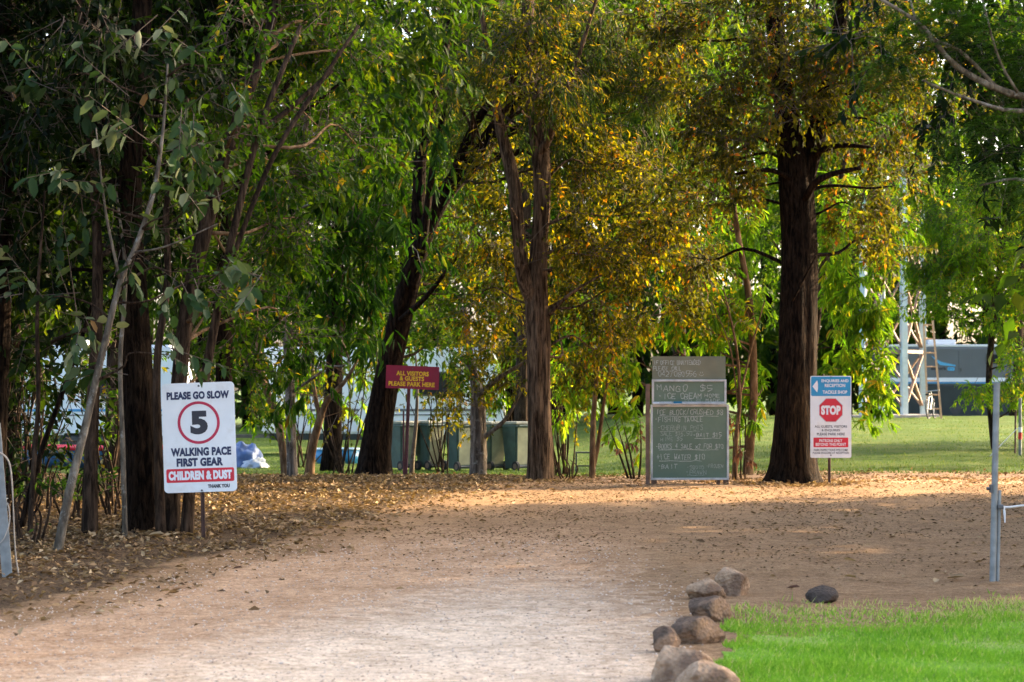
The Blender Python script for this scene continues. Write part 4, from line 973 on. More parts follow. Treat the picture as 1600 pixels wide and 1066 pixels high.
T('leaning_tree', 'big dark trunk leaning over and forking into grey limbs behind maroon sign',
  [[(582, 748, 35.2, 56), (588, 690, 35.2, 50), (598, 620, 35.2, 46), (612, 550, 35.2, 42), (632, 470, 35.1, 38), (655, 390, 35, 34), (690, 310, 35, 32), (745, 245, 35, 28), (800, 165, 35, 24), (850, 75, 35, 20), (900, -60, 35, 14)],
   [(640, 450, 35, 22), (652, 340, 35.1, 20), (660, 230, 35.2, 18), (690, 100, 35.3, 15), (715, -20, 35.4, 11)],
   [(700, 295, 34.9, 16), (740, 200, 34.9, 14), (790, 130, 34.8, 11), (880, 40, 34.8, 8)],
   [(660, 400, 34.8, 12), (672, 290, 34.6, 11), (690, 190, 34.6, 9), (730, 60, 34.7, 6)],
   [(775, 243, 34.7, 9), (815, 235, 34.3, 8), (860, 185, 34.2, 6), (920, 140, 34.2, 4)],
   [(780, 212, 34.9, 8), (850, 180, 34.5, 6), (930, 155, 34.4, 4)],
   [(626, 500, 34.6, 10), (665, 465, 34.2, 8), (700, 420, 34, 6), (715, 400, 34, 4)]],
  'bark_dark', [([(650, 60, 34.5, 90, 70), (760, 60, 34.5, 90, 70), (860, 70, 34.4, 90, 70), (950, 90, 34.2, 90, 80), (900, 190, 34, 80, 70), (1000, 170, 34.4, 70, 80), (810, 170, 35.8, 80, 70), (720, 170, 35.8, 80, 80), (980, 30, 34.6, 90, 60), (960, 270, 34.4, 60, 50), (600, 130, 35.6, 70, 60), (840, 110, 33.8, 60, 60), (720, 90, 33.6, 60, 60), (800, 20, 33.8, 90, 40), (1040, 90, 34.4, 60, 60), (870, 260, 33.9, 50, 40), (830, 150, 31.9, 50, 40), (790, 80, 31.9, 60, 40), (885, 120, 31.9, 50, 40), (760, 190, 31.9, 40, 30), (840, 30, 31.9, 70, 30), (700, 140, 32.5, 50, 40)], 'acacia', 2.6),
                ([(750, -150, 35, 260, 120), (1000, -180, 35, 220, 130), (850, -450, 35.5, 320, 180), (700, 10, 38, 120, 60), (900, 0, 38, 120, 60), (1060, 20, 38, 100, 60), (560, 20, 38, 100, 60)], 'mid', 1.6),
                ([(700, 460, 35.5, 60, 60), (720, 340, 36, 60, 60), (690, 540, 36, 60, 50), (760, 420, 36.2, 50, 60), (640, 560, 36.2, 50, 40), (720, 240, 36.4, 60, 60)], 'green', 2.0)], 9, limbmat='bark_brown', r0=.03, keep=KEEP_J, flare=.3)
T('forked_tree', 'reddish brown trunk forking in two among golden leaves',
  [[(843, 753, 33, 46), (843, 690, 33, 42), (842, 600, 33, 40), (841, 520, 33, 40), (838, 470, 33, 38), (842, 390, 33, 30), (848, 300, 33, 30), (842, 210, 33.1, 32), (832, 120, 33.2, 24), (825, 0, 33.3, 18), (820, -200, 33.4, 10)],
   [(836, 475, 33, 26), (818, 430, 32.9, 22), (810, 360, 32.8, 20), (802, 280, 32.8, 20), (780, 190, 32.9, 15), (765, 90, 33, 10), (735, -60, 33, 4)],
   [(845, 240, 33, 16), (868, 190, 32.9, 12), (900, 100, 32.8, 8), (950, -60, 32.8, 3)],
   [(850, 500, 33, 7), (890, 460, 32.6, 5), (940, 430, 32.5, 3)]],
  'bark_red', [([(900, 330, 33.2, 70, 60), (970, 380, 33.2, 80, 60), (1020, 460, 33.4, 60, 60), (930, 470, 33.6, 70, 50), (760, 360, 34, 60, 60), (740, 470, 34.4, 60, 60), (880, 420, 34.2, 50, 60), (950, 280, 33.8, 70, 60), (800, 420, 34.6, 50, 60), (870, 250, 34.4, 60, 60), (1050, 380, 33.8, 50, 60), (900, 540, 34.6, 50, 50), (780, 270, 34.6, 60, 60), (980, 530, 34.4, 50, 40), (860, 340, 32.2, 35, 40), (800, 330, 32.2, 30, 40), (930, 400, 32.4, 60, 50), (1010, 330, 33, 60, 60), (835, 60, 32, 45, 50), (845, 130, 32, 40, 45), (850, 0, 32, 60, 40), (790, 130, 32, 40, 50), (885, 170, 32.2, 40, 40)], 'gold', 2.6)], 10, r0=.02, keep=KEEP_K)
T('big_tree', 'thickest dark brown trunk standing beside the stop sign',
  [[(1240, 759, 32, 88), (1241, 720, 32, 76), (1244, 640, 32, 70), (1246, 560, 32, 68), (1247, 470, 32, 64), (1247, 380, 32, 60), (1243, 300, 32, 58), (1238, 245, 32, 54), (1228, 180, 32, 40), (1215, 80, 32, 32), (1205, -80, 32, 24), (1200, -400, 32, 10)],
   [(1252, 300, 32, 40), (1266, 245, 32, 34), (1285, 170, 32, 28), (1310, 60, 32, 22), (1330, -120, 32, 14)],
   [(1258, 310, 31.8, 12), (1275, 285, 31.6, 11), (1300, 272, 31.5, 9), (1345, 262, 31.4, 6)],
   [(1235, 278, 31.8, 8), (1200, 266, 31.6, 7), (1150, 272, 31.4, 4)],
   [(1270, 240, 31.8, 10), (1310, 228, 31.6, 8), (1360, 230, 31.5, 5)],
   [(1238, 470, 31.6, 4), (1262, 425, 31.4, 3), (1275, 400, 31.3, 2)]],
  'bark_dark', [([(1130, 130, 31.6, 80, 70), (1220, 110, 31.4, 90, 70), (1320, 130, 31.4, 80, 70), (1180, 210, 31.3, 70, 50), (1090, 220, 31.8, 70, 60), (1390, 200, 31.8, 70, 60), (1330, 320, 32.2, 60, 50), (1400, 290, 32.4, 60, 50), (1120, 310, 32.4, 60, 50), (1060, 290, 33, 60, 60), (1050, 60, 32, 80, 70), (1150, 20, 31.6, 90, 60), (1280, 20, 31.6, 90, 60), (1400, 70, 32, 90, 70), (1300, 215, 32.6, 60, 40), (1070, 400, 33, 50, 50), (1230, 170, 31, 60, 40), (1160, 280, 31.6, 50, 40), (1440, 130, 32, 60, 60), (1350, 60, 31.4, 60, 60), (1400, 380, 33, 50, 40)], 'olive', 2.8),
                ([(1250, -180, 32, 320, 130), (1200, -450, 32, 330, 180), (1150, 0, 34, 110, 50), (1350, 0, 34, 120, 60), (1500, 20, 34, 110, 70), (1500, 150, 34.5, 90, 60)], 'mid', 1.6)], 11, r0=.03, keep=KEEP, flare=.38)
T('hanging_leaf_tree', 'small tan trunk behind the chalkboard with long bright hanging leaves',
  [[(1168, 750, 37, 17), (1172, 690, 37, 15), (1178, 610, 37, 13), (1172, 480, 37, 11), (1150, 350, 37, 9), (1130, 200, 37, 6)]],
  'bark_tan', [([(1000, 520, 36.5, 50, 50), (990, 600, 36.6, 45, 60), (950, 560, 37, 45, 50), (1010, 680, 36.6, 30, 40), (1100, 500, 37.5, 60, 50), (1160, 420, 37.5, 55, 60), (1150, 540, 37.6, 50, 60), (1190, 600, 37.6, 30, 50), (1180, 340, 37.6, 50, 50), (1080, 420, 37.8, 50, 50), (1120, 350, 38, 60, 50), (970, 660, 37, 30, 40), (900, 590, 37.4, 40, 40), (940, 500, 37.5, 50, 40), (1040, 560, 38, 60, 40), (900, 640, 37.6, 25, 30), (1120, 460, 36.8, 50, 40), (1180, 500, 36.9, 40, 50), (1165, 620, 37.2, 30, 40), (1100, 400, 37, 50, 40), (1060, 500, 37.2, 50, 40)], 'bright', 2.3)], 12, r0=.02, keep=KEEP)
T('willowy_tree', 'tree with bright green hanging leaf curtains beside the steel tower',
  [[(1262, 752, 40, 18), (1262, 650, 40, 16), (1275, 500, 40, 14), (1300, 350, 40, 11), (1330, 200, 40, 8)]],
  'bark_brown', [([(1320, 400, 38.5, 60, 60), (1370, 460, 38.4, 55, 60), (1330, 520, 38.3, 60, 60), (1385, 560, 38.3, 40, 50), (1320, 620, 38.3, 45, 50), (1375, 640, 38.2, 35, 30), (1310, 320, 38.6, 60, 50), (1380, 370, 38.6, 50, 50), (1300, 470, 39, 40, 60), (1400, 480, 38.6, 25, 60), (1395, 600, 38.2, 28, 40), (1340, 672, 38.2, 40, 22), (1345, 440, 38.6, 50, 60), (1350, 580, 38.4, 40, 60)], 'bright', 2.6)], 13, r0=.016, keep=screen_keep([(1255, 1345, 578, 1000), (1394, 1500, 370, 1000), (1280, 1600, 668, 1000), (1195, 1285, 240, 760)]))
T('lawn_tree', 'bright green spreading tree on the lawn in front of the grey caravan',
  [[(1556, 706, 47, 14), (1550, 660, 47, 11), (1545, 600, 47, 10), (1552, 500, 47.4, 10), (1570, 350, 47.6, 8)]],
  'bark_brown', [([(1440, 470, 47, 50, 40), (1500, 430, 47, 60, 50), (1560, 480, 47, 60, 60), (1460, 380, 47.4, 60, 50), (1540, 370, 47.2, 70, 60), (1600, 420, 47, 50, 70), (1500, 330, 47.6, 70, 50), (1580, 570, 46.6, 40, 50), (1520, 610, 46.4, 35, 20), (1600, 640, 47, 30, 50), (1430, 330, 48, 50, 50), (1590, 300, 47.6, 70, 60), (1480, 500, 46.8, 40, 20)], 'right', 3.6)], 14, r0=.02,
  keep=screen_keep([(1395, 1490, 500, 720), (1490, 1560, 520, 585), (1280, 1590, 640, 1000)]))
T('golden_shrub_tree', 'short grey stump-like trunk with golden low branches in front of green bins',
  [[(748, 750, 37, 26), (748, 700, 37, 25), (747, 650, 37, 24), (745, 610, 37, 18), (735, 560, 37, 12), (725, 480, 37, 8)],
   [(746, 620, 37, 9), (780, 590, 36.6, 7), (830, 560, 36.4, 4)], [(748, 690, 37, 8), (790, 655, 36.8, 6), (815, 610, 36.8, 4)]],
  'bark_grey', [([(720, 570, 36.6, 45, 40), (770, 560, 36.6, 50, 40), (740, 630, 36.4, 30, 24), (800, 600, 36.6, 35, 40), (700, 620, 36.8, 30, 22), (790, 520, 36.8, 50, 40)], 'gold', 1.5)], 15, r0=.014, keep=KEEP)
T('forked_sapling', 'pale tan sapling forking low with sparse yellow leaves among slim trunks',
  [[(482, 748, 36, 16), (488, 700, 36, 14), (500, 655, 36, 12), (512, 625, 36, 9), (540, 595, 36, 6), (560, 560, 36, 4)],
   [(500, 655, 36, 8), (490, 600, 36, 6), (488, 540, 36, 4)]],
  'bark_tan', [([(540, 640, 36, 40, 30), (500, 560, 36, 40, 40), (420, 600, 35.5, 40, 40)], 'gold', .35)], 16, r0=.008, keep=KEEP)
T('orange_stem_tree', 'orange brown curved stem leaning away from the mottled slim trunk',
  [[(447, 745, 35.5, 13), (440, 690, 35.5, 12), (428, 640, 35.5, 12), (410, 590, 35.4, 11), (400, 500, 35.2, 8), (390, 380, 35, 6)]],
  'bark_tan', [([(400, 560, 34.6, 45, 40), (370, 500, 34.8, 50, 50), (430, 640, 35, 25, 30), (390, 640, 35, 25, 30)], 'green', .6)], 17, r0=.01, keep=KEEP)
T('slim_sapling', 'pair of very slim brown stems on the grass edge beside the chalkboard',
  [[(925, 750, 35.5, 11), (926, 690, 35.5, 9), (928, 640, 35.5, 8), (935, 560, 35.4, 6), (940, 470, 35.2, 4)], [(922, 748, 35.7, 8), (935, 690, 35.6, 7), (945, 620, 35.5, 5), (960, 540, 35.4, 3)]],
  'bark_tan', [([(925, 610, 35.6, 40, 40), (960, 560, 35.4, 40, 40)], 'gold', .5)], 18, r0=.008, keep=KEEP)
T('twiggy_sapling', 'bare slender sapling with dry reddish leaves at the chalkboard edge',
  [[(1148, 748, 34, 9), (1150, 690, 34, 8), (1156, 620, 34, 6), (1150, 540, 34, 4), (1130, 450, 34, 2)], [(1156, 620, 34, 4), (1175, 540, 34, 3), (1195, 470, 34, 2)], [(1154, 640, 34, 3), (1140, 540, 34, 2), (1110, 470, 34, 1.5)]],
  'bark_tan', [([(1130, 470, 34.4, 40, 30), (1170, 500, 34.4, 35, 30)], 'gold', .3)], 19, r0=.007, keep=KEEP)
def dry_spray(root, clumps, seed):
    ST['dry'] = dict(L=.12, W=.045, K=6, T=.25, td=.5, ld=1.2, sp=.6, mat='l_dry', fold=.4)
    foliage(root, [C(*c) for c in clumps], 'dry', .45, seed, name='foliage')
b = G(1158, 33.6); rt = thing('dry_shrub', 'reddish brown withered plant beside the chalkboard leg', 'shrub', b)
for i, dx in enumerate((-6, 2, 8)):
    V, Fc = tube([G(1156 + dx, 33.6) - Vector((0, 0, .05)), P(1154 + dx * 1.3, 690, 33.6), P(1150 + dx * 2, 640, 33.6)], [.013, .01, .004], 8, 6, .05, seed=i); worldobj('stem', V, Fc, M['bark_brown'], rt)
dry_spray(rt, [(1152, 680, 33.6, 14, 30), (1160, 710, 33.6, 14, 20)], 41)
b = G(985, 36); rt = thing('dry_shrub', 'spindly shrub with red and yellow leaves behind the chalkboard post', 'shrub', b)
for i, (dx, tx) in enumerate(((-4, -40), (4, -15), (10, 14), (0, -25))):
    V, Fc = tube([G(988 + dx, 36) - Vector((0, 0, .05)), P(986 + dx + tx * .4, 705, 36), P(986 + tx, 655, 36)], [.02, .014, .004], 9, 6, .05, seed=i); worldobj('stem', V, Fc, M['bark_brown'], rt)
dry_spray(rt, [(965, 700, 36, 22, 25), (990, 690, 36, 14, 30)], 42)
shrub('low_shrub', 'small green shrub at the foot of the reddish forked trunk', 885, 34.5, [(885, 725, 34.5, 14, 16), (900, 735, 34.5, 16, 10)], 'bright', .5, 43, 6, top=50, spread=14)
shrub('leafy_shrub', 'light green leafy bush between mottled trunk and white caravan', 470, 46, [(450, 620, 46, 40, 40), (500, 600, 46, 40, 40), (410, 640, 46, 40, 40), (430, 580, 46, 50, 40), (540, 620, 46, 30, 35), (380, 600, 46, 40, 40), (480, 640, 45, 40, 30), (560, 580, 46, 40, 40)], 'bright', 1.5, 47, 12, 'bark_brown', 60, 160)
shrub('leafy_shrub', 'light green bush behind the reddish forked trunk', 800, 52, [(800, 600, 52, 60, 40), (860, 610, 52, 40, 40), (760, 580, 52, 50, 40), (900, 590, 52, 40, 40), (830, 570, 52, 50, 40)], 'bright', 1.6, 48, 10, 'bark_brown', 50, 160)
shrub('twig_thicket', 'tangle of thin brown stems behind the big leaning trunk', 535, 39, [(530, 640, 39, 40, 40), (560, 600, 39, 30, 40)], 'gold', .25, 44, 14, 'bark_brown', 30, 180)
shrub('twig_thicket', 'tangle of dark thin stems beside the reddish forked trunk', 882, 38, [(890, 620, 38, 40, 50), (870, 560, 38, 40, 40)], 'gold', .4, 45, 16, 'bark_brown', 18, 170)
shrub('leafy_shrub', 'bushy green shrub in front of the white caravan near maroon sign', 690, 40, [(690, 600, 40, 40, 40), (720, 650, 40, 30, 25), (660, 560, 40, 40, 40), (730, 610, 40, 40, 30), (690, 560, 40, 40, 30)], 'gold', 1.2, 46, 8, 'bark_brown', 25, 200)

# overhanging tree that stands right of the picture, its pale branches reach in
def feathery():
    root = tree('overhanging_tree', 'feathery leaved tree with bare pale branches overhanging the drive', 'tree',
      [[(1740, 800, 18.5, 60), (1735, 500, 18.5, 52), (1720, 200, 18.3, 40), (1690, 20, 18, 30), (1650, -200, 18, 20)],
       [(1725, 230, 18.2, 16), (1640, 165, 17.8, 13), (1560, 140, 17.5, 11), (1490, 100, 17.3, 9), (1440, 40, 17.2, 7), (1370, -5, 17.1, 5)],
       [(1560, 140, 17.5, 7), (1500, 80, 17.4, 6), (1440, 50, 17.3, 5), (1420, -10, 17.3, 3)],
       [(1725, 240, 18.2, 12), (1640, 180, 17.7, 9), (1570, 172, 17.4, 7), (1500, 150, 17.2, 5), (1440, 125, 17.1, 3)],
       [(1590, 145, 17.5, 5), (1560, 90, 17.4, 4), (1535, 0, 17.3, 3)], [(1720, 330, 18, 9), (1640, 300, 17.5, 6), (1590, 280, 17.3, 5), (1530, 290, 17.2, 3)]], 'bark_pale')
    rng = np.random.default_rng(77)
    cl = [C(*c) for c in [(1500, 40, 17.3, 80, 50), (1420, 60, 17.2, 60, 45), (1580, 60, 17.6, 60, 60), (1440, 130, 17.2, 70, 30), (1550, 200, 17.5, 70, 40), (1590, 300, 17.4, 45, 30), (1490, 220, 17.3, 50, 30), (1540, 275, 17.2, 60, 25), (1480, 265, 17.2, 45, 16), (1390, 110, 17.3, 50, 30), (1460, 10, 17.4, 90, 30), (1590, 130, 18, 60, 60), (1450, 330, 17.8, 20, 14), (1650, 100, 18, 80, 160), (1640, 330, 18, 40, 50)]]
    PO, AX, NR, LL, WW, RN = [], [], [], [], [], []
    for c, r, _ in cl:
        nf = min(int(200 * (r[0] * r[2]) / .06), 520)
        for i in range(nf):
            p = np.array(c) + unit(rng.normal(size=3)) * rng.uniform() ** .5 * np.array(r)
            a = unit(np.array([rng.normal(-.5, .8), rng.normal(0, .8), rng.normal(-.15, .25)])); L = rng.uniform(.10, .2)
            sd = unit(np.cross(a, np.array([0, 0, 1.]))); n = 9; base = rng.uniform()
            for q in range(n):
                for s in (-1, 1):
                    PO.append(p + a * L * q / n + np.array([0, 0, -.25 * L * (q / n) ** 2])); AX.append(sd * s + a * .5); NR.append(np.array([0, 0, 1]) + rng.normal(size=3) * .15); RN.append(base + rng.normal(0, .08))
                    LL.append(.034 * math.sin(.5 + 2.3 * q / n)); WW.append(.011)
    me = leaf_mesh('crown', np.array(PO) - np.array(ORG[root.name]), np.array(AX), np.array(NR), np.array(LL), np.array(WW), np.array(RN), fold=.1, curl=.02, simple=True)
    o = link('crown', me, root, M['l_feather']); o['kind'] = 'stuff'
    foliage(root, [C(1640, -150, 18, 260, 130), C(1500, -330, 18.5, 300, 160), C(1850, -100, 18.5, 200, 200), C(1480, 120, 19.6, 120, 110), C(1590, 230, 19.6, 70, 90), C(1400, 40, 19.8, 90, 60), C(1570, 60, 19.4, 90, 90), C(1590, 330, 19.8, 40, 50)], 'dark', 2.2, 78, name='upper_crown')
feathery()

# ------------------------------------------------------------------ trees further back and round about (they give the shade)
def back_tree(label, x, y, h, r, seed, st='mid', cov=.7, bk='bark_brown', low=.3, tr=.16, nclump=9, keep=None, group='trees of the grove'):
    rng = np.random.default_rng(seed); b = Vector((x, y, float(gz(x, y))))
    root = thing('grove_tree', label, 'tree', b, group=None)
    lean = rng.normal(0, .4, 2)
    tp = [b - Vector((0, 0, .1)), b + Vector((lean[0] * .2, lean[1] * .2, h * .3)), b + Vector((lean[0] * .6, lean[1] * .6, h * .65)), b + Vector((lean[0], lean[1], h * .92))]
    V, Fc = tube(tp, [tr, tr * .8, tr * .5, tr * .15], 22, 12, .05, .4, seed=seed); worldobj('trunk', V, Fc, M[bk], root)
    cl = []
    for i in range(nclump):
        a = rng.uniform(0, 6.28); f = rng.uniform(low, 1.0); rr = r * rng.uniform(.3, .8) * (1.1 - .5 * f)
        c = b + Vector((math.cos(a) * rr + lean[0] * f, math.sin(a) * rr + lean[1] * f, h * f)); cl.append((c, (r * .5, r * .5, h * .13), 1))
        s0 = b + Vector((lean[0] * f * .7, lean[1] * f * .7, h * f * .72)); s0 = Vector(catmull(tp, 30)[int(min(29, f * .75 * 30))])
        V, Fc = tube([s0, s0.lerp(c, .5) + Vector((0, 0, .1)), c], [.05, .035, .012], 8, 7, .05, 0, seed=i); worldobj('limb', V, Fc, M[bk], root)
    foliage(root, cl, st, cov, seed, keep=keep, twigs=False); return root
VK = screen_keep([(1395, 1560, 480, 1000), (1280, 1600, 640, 1000), (430, 740, 610, 1000), (150, 215, 690, 1000), (900, 1010, 660, 1000)])
back_tree('dense tree behind the white caravan end and thick dark trunk', -9.8, 38, 11, 3.0, 101, 'mid', 2.2, low=.25, keep=VK)
back_tree('tall leafy tree behind the multi stemmed clump', -6.6, 40, 12, 3.0, 102, 'mid', 2.2, low=.25, keep=VK)
back_tree('leafy tree behind the mango tree', -3.2, 43, 12, 3.0, 103, 'mid', 2.2, 'bark_dark', low=.25, keep=VK)
back_tree('tree with a brown trunk behind the green bins', .2, 50, 13, 3.4, 104, 'mid', 2.2, low=.22, keep=VK)
back_tree('leafy tree far behind the chalkboard', 3.6, 52, 12, 3.0, 105, 'mid', 2.2, low=.25, keep=VK)
back_tree('leafy tree on the lawn beyond the thickest trunk', 6.95, 58, 13, 3.2, 106, 'mid', 2.0, low=.34, keep=VK)
back_tree('tall tree beyond the steel tower', 12.5, 82, 17, 4.6, 107, 'far', 2.0, low=.3, keep=VK)
back_tree('tall tree shading the caravan beside the tower', 17.5, 84, 17, 4.6, 108, 'far', 2.0, low=.3, keep=VK)
back_tree('shade tree on the lawn past the marker post', 15.5, 52, 11, 3.4, 109, 'mid', 2.4, low=.25)
back_tree('low branched shade tree beside the lawn past the marker post', 14.6, 49.6, 8.5, 2.9, 111, 'mid', 2.4, low=.25)
back_tree('shade tree on the lawn past the lawn edge', 19.5, 47, 12, 3.6, 110, 'mid', 2.4, low=.3)
for i, (x, y, h) in enumerate([(9.6, 28, 9.5), (13.5, 30, 10.5), (12.5, 24, 10), (17, 26.5, 12), (18, 21, 13), (21.5, 23.5, 14), (25, 26, 14), (22, 18, 14), (26, 21, 15), (22, 29, 13), (30, 29, 16), (30, 24, 16)]):
    back_tree('unseen shade tree added beyond the gate post to shade the drive', x, y, h, 3.0, 120 + i, 'far', 2.6, low=.18, nclump=18)['group'] = 'unseen shade trees added beside the drive'  # added out of view to keep direct sun off the drive

back_tree('dark leafy tree deep in the thicket behind the pale sapling', -5.6, 27, 11, 2.6, 131, 'mid', 2.6, 'bark_dark', low=.22, tr=.12, nclump=12, keep=VK)
back_tree('dark leafy tree deep in the thicket behind the thick dark trunk', -3.4, 28.5, 11, 2.2, 132, 'mid', 2.6, 'bark_dark', low=.3, tr=.11, nclump=12, keep=VK)
back_tree('dark leafy tree on the bank beyond the leaning steel post', -7.4, 23.5, 11, 2.6, 133, 'mid', 2.6, 'bark_dark', low=.2, tr=.14, nclump=12, keep=VK)
back_tree('unseen spreading tree added before the leaning steel post to darken the thicket', -8.0, 16.5, 11, 3.2, 134, 'mid', 2.0, 'bark_dark', low=.3, tr=.2, nclump=12)  # added out of view to cut sky light on the left thicket
back_tree('small tree added beyond the gate post, crown flattened to shade the ground', 10.2, 37.7, 5.4, 2.3, 140, 'mid', 3.0, low=.68, tr=.11, nclump=12)  # added tree; low flat crown shaped to shade only the crest
def far_wood():
    rng = np.random.default_rng(55); cl = []; V = []; Fc = []
    for x in np.arange(-34, 40, 2.6):
        for row, y in ((0, 100), (1, 109)):
            xx = x + rng.normal(0, .8); yy = y + rng.normal(0, 2); h = rng.uniform(20, 28)
            for i in range(11):
                f = rng.uniform(.05, 1); cl.append(((xx + rng.normal(0, 1.4), yy + rng.normal(0, 1.2), h * f), (2.4, 2.0, 2.0), 1))
            a, q = tube([(xx, yy, -.5), (xx + rng.normal(0, .3), yy, h * .5), (xx + rng.normal(0, .6), yy, h * .9)], [.25, .18, .05], 7, 7, .05)
            o = len(V); V.extend(a.tolist()); Fc.extend([tuple(k + o for k in f_) for f_ in q])
    for x in np.arange(-34, 40, 1.3): cl.append(((x + rng.normal(0, .4), 96 + rng.normal(0, .8), rng.uniform(1.0, 4.5)), (1.8, 1.2, 1.6), 1))
    root = thing('far_wood', 'tall dark wood closing the view behind the camp ground', 'wood', (0, 100, float(gz(0, 100)))); root['kind'] = 'stuff'
    o = worldobj('trunks', V, Fc, M['bark_dark'], root); o['kind'] = 'stuff'
    ST['wood'] = dict(L=.55, W=.26, K=9, T=1.1, td=.3, ld=.5, sp=.8, mat='l_far', fold=.25)
    foliage(root, cl, 'wood', 1.7, 56, twigs=False)
far_wood()

# ------------------------------------------------------------------ wheelie bins
def bin_mesh(parent, green, khaki, lidm, num):
    bm = bmesh.new(); w0, w1, d0, d1, h = .155, .20, .17, .22, .84
    bev = lambda: None
    vs = [bm.verts.new((sx * w, sy * dd, z)) for z, w, dd in ((.05, w0, d0), (h, w1, d1)) for sx, sy in ((-1, -1), (1, -1), (1, 1), (-1, 1))]
    for q in ((0, 1, 5, 4), (1, 2, 6, 5), (2, 3, 7, 6), (3, 0, 4, 7), (3, 2, 1, 0), (4, 5, 6, 7)): bm.faces.new([vs[i] for i in q])
    bmesh.ops.bevel(bm, geom=[e for e in bm.edges if abs(e.verts[0].co.z - e.verts[1].co.z) > .3], offset=.03, segments=3, affect='EDGES')
    body = bmobj('body', bm, green, parent)
    bm = bmesh.new(); box(bm, -w1 - .015, w1 + .015, -d1 - .015, d1 + .015, h - .05, h - .01, .01); bmobj('rim', bm, green, parent)
    bm = bmesh.new(); box(bm, -w1 - .02, w1 + .02, -d1 - .03, d1 + .03, h + .002, h + .05, .018); bmobj('lid', bm, lidm, parent)
    bm = bmesh.new(); rod(bm, (-w1 + .02, -d1 - .055, h - .02), (w1 - .02, -d1 - .055, h - .02), .014)
    for s in (-1, 1): rod(bm, (s * (w1 - .04), -d1 - .055, h - .02), (s * (w1 - .04), -d1, h - .03), .012)
    bmobj('handle', bm, green, parent)
    # khaki back panel over the green body
    bm = bmesh.new(); v = [bm.verts.new(c) for c in ((-w0 + .02, -d0 - .006, .12), (w0 - .02, -d0 - .006, .12), (w1 - .035, -d1 - .004, h - .06), (-w1 + .035, -d1 - .004, h - .06))]; bm.faces.new(v); 
    r_ = bmesh.ops.extrude_face_region(bm, geom=bm.faces[:]); bmesh.ops.translate(bm, verts=[e for e in r_['geom'] if isinstance(e, bmesh.types.BMVert)], vec=(0, .012, 0)); bmesh.ops.recalc_face_normals(bm, faces=bm.faces); bmobj('back_panel', bm, khaki, parent)
    for s in (-1, 1):
        bm = bmesh.new(); bmesh.ops.create_cone(bm, cap_ends=True, segments=20, radius1=.09, radius2=.09, depth=.045, matrix=Matrix.Translation((s * (w0 + .03), -d0 - .02, .09)) @ Matrix.Rotation(R(90), 4, 'Y'))
        wl_ = bmobj('wheel', bm, M['tyre'], parent)
        bm = bmesh.new(); bmesh.ops.create_cone(bm, cap_ends=True, segments=14, radius1=.05, radius2=.045, depth=.052, matrix=Matrix.Translation((s * (w0 + .03), -d0 - .02, .09)) @ Matrix.Rotation(R(90), 4, 'Y'))
        bmobj('hub', bm, M['hub'], wl_)
    bm = bmesh.new(); rod(bm, (-w0 - .02, -d0 - .02, .09), (w0 + .02, -d0 - .02, .09), .012); bmobj('axle', bm, M['bolt'], parent)
    if num:
        me = text_mesh(num, .10, .11, .02); o = link('lettering', me, parent, M['bin_paint']); o.location = (0, -d1 - .0015, .6); o.rotation_euler = (R(4.5), 0, 0)
M['tyre'] = plain('rubber', (.025, .024, .023), rough=.85, dirt=(.10, .07, .05))
M['hub'] = plain('dusty_hub', (.22, .14, .09), rough=.9)
M['bin_paint'] = plain('bin_paint', (.5, .5, .38), rough=.8)
bg = plain('bin_green', (.06, .10, .08), rough=.55, var=.25, dirt=(.10, .105, .08)); bk = plain('bin_khaki', (.30, .30, .18), rough=.7, var=.2, scale=5, dirt=(.3, .28, .2)); bl = plain('bin_lid', (.34, .33, .25), rough=.7, var=.25, dirt=(.18, .14, .09))
for i, (px, dd, num, lab) in enumerate([(630, 43.5, '', 'green wheelie bin against the big leaning trunk, partly behind the maroon sign post'), (671, 43.6, '02', 'green wheelie bin with a pale painted number, behind a thin pale stem'),
                                        (719, 43.2, '', 'tallest looking green wheelie bin beside the grey stump-like trunk'), (768, 43.8, '', 'green wheelie bin behind the grey stump-like trunk'), (808, 43.6, '', 'green wheelie bin half behind the reddish forked trunk')]):
    b = G(px, dd); t = thing('wheelie_bin', lab, 'bin', b, (0, 0, R(38 + 4 * math.sin(i * 2.3))), group='row of green wheelie bins')
    bin_mesh(t, bg, bk, bl, num)
# pale thin stem in front of the bins
T('thin_sapling', 'thin pale crooked sapling in front of the numbered bin', [[(642, 745, 38, 9), (646, 700, 38, 7), (650, 660, 38, 6), (652, 600, 38, 4), (648, 540, 38, 2)]], 'bark_pale', [([(660, 640, 38, 30, 20), (640, 560, 38, 30, 30)], 'gold', .3)], 51, r0=.006, keep=KEEP)

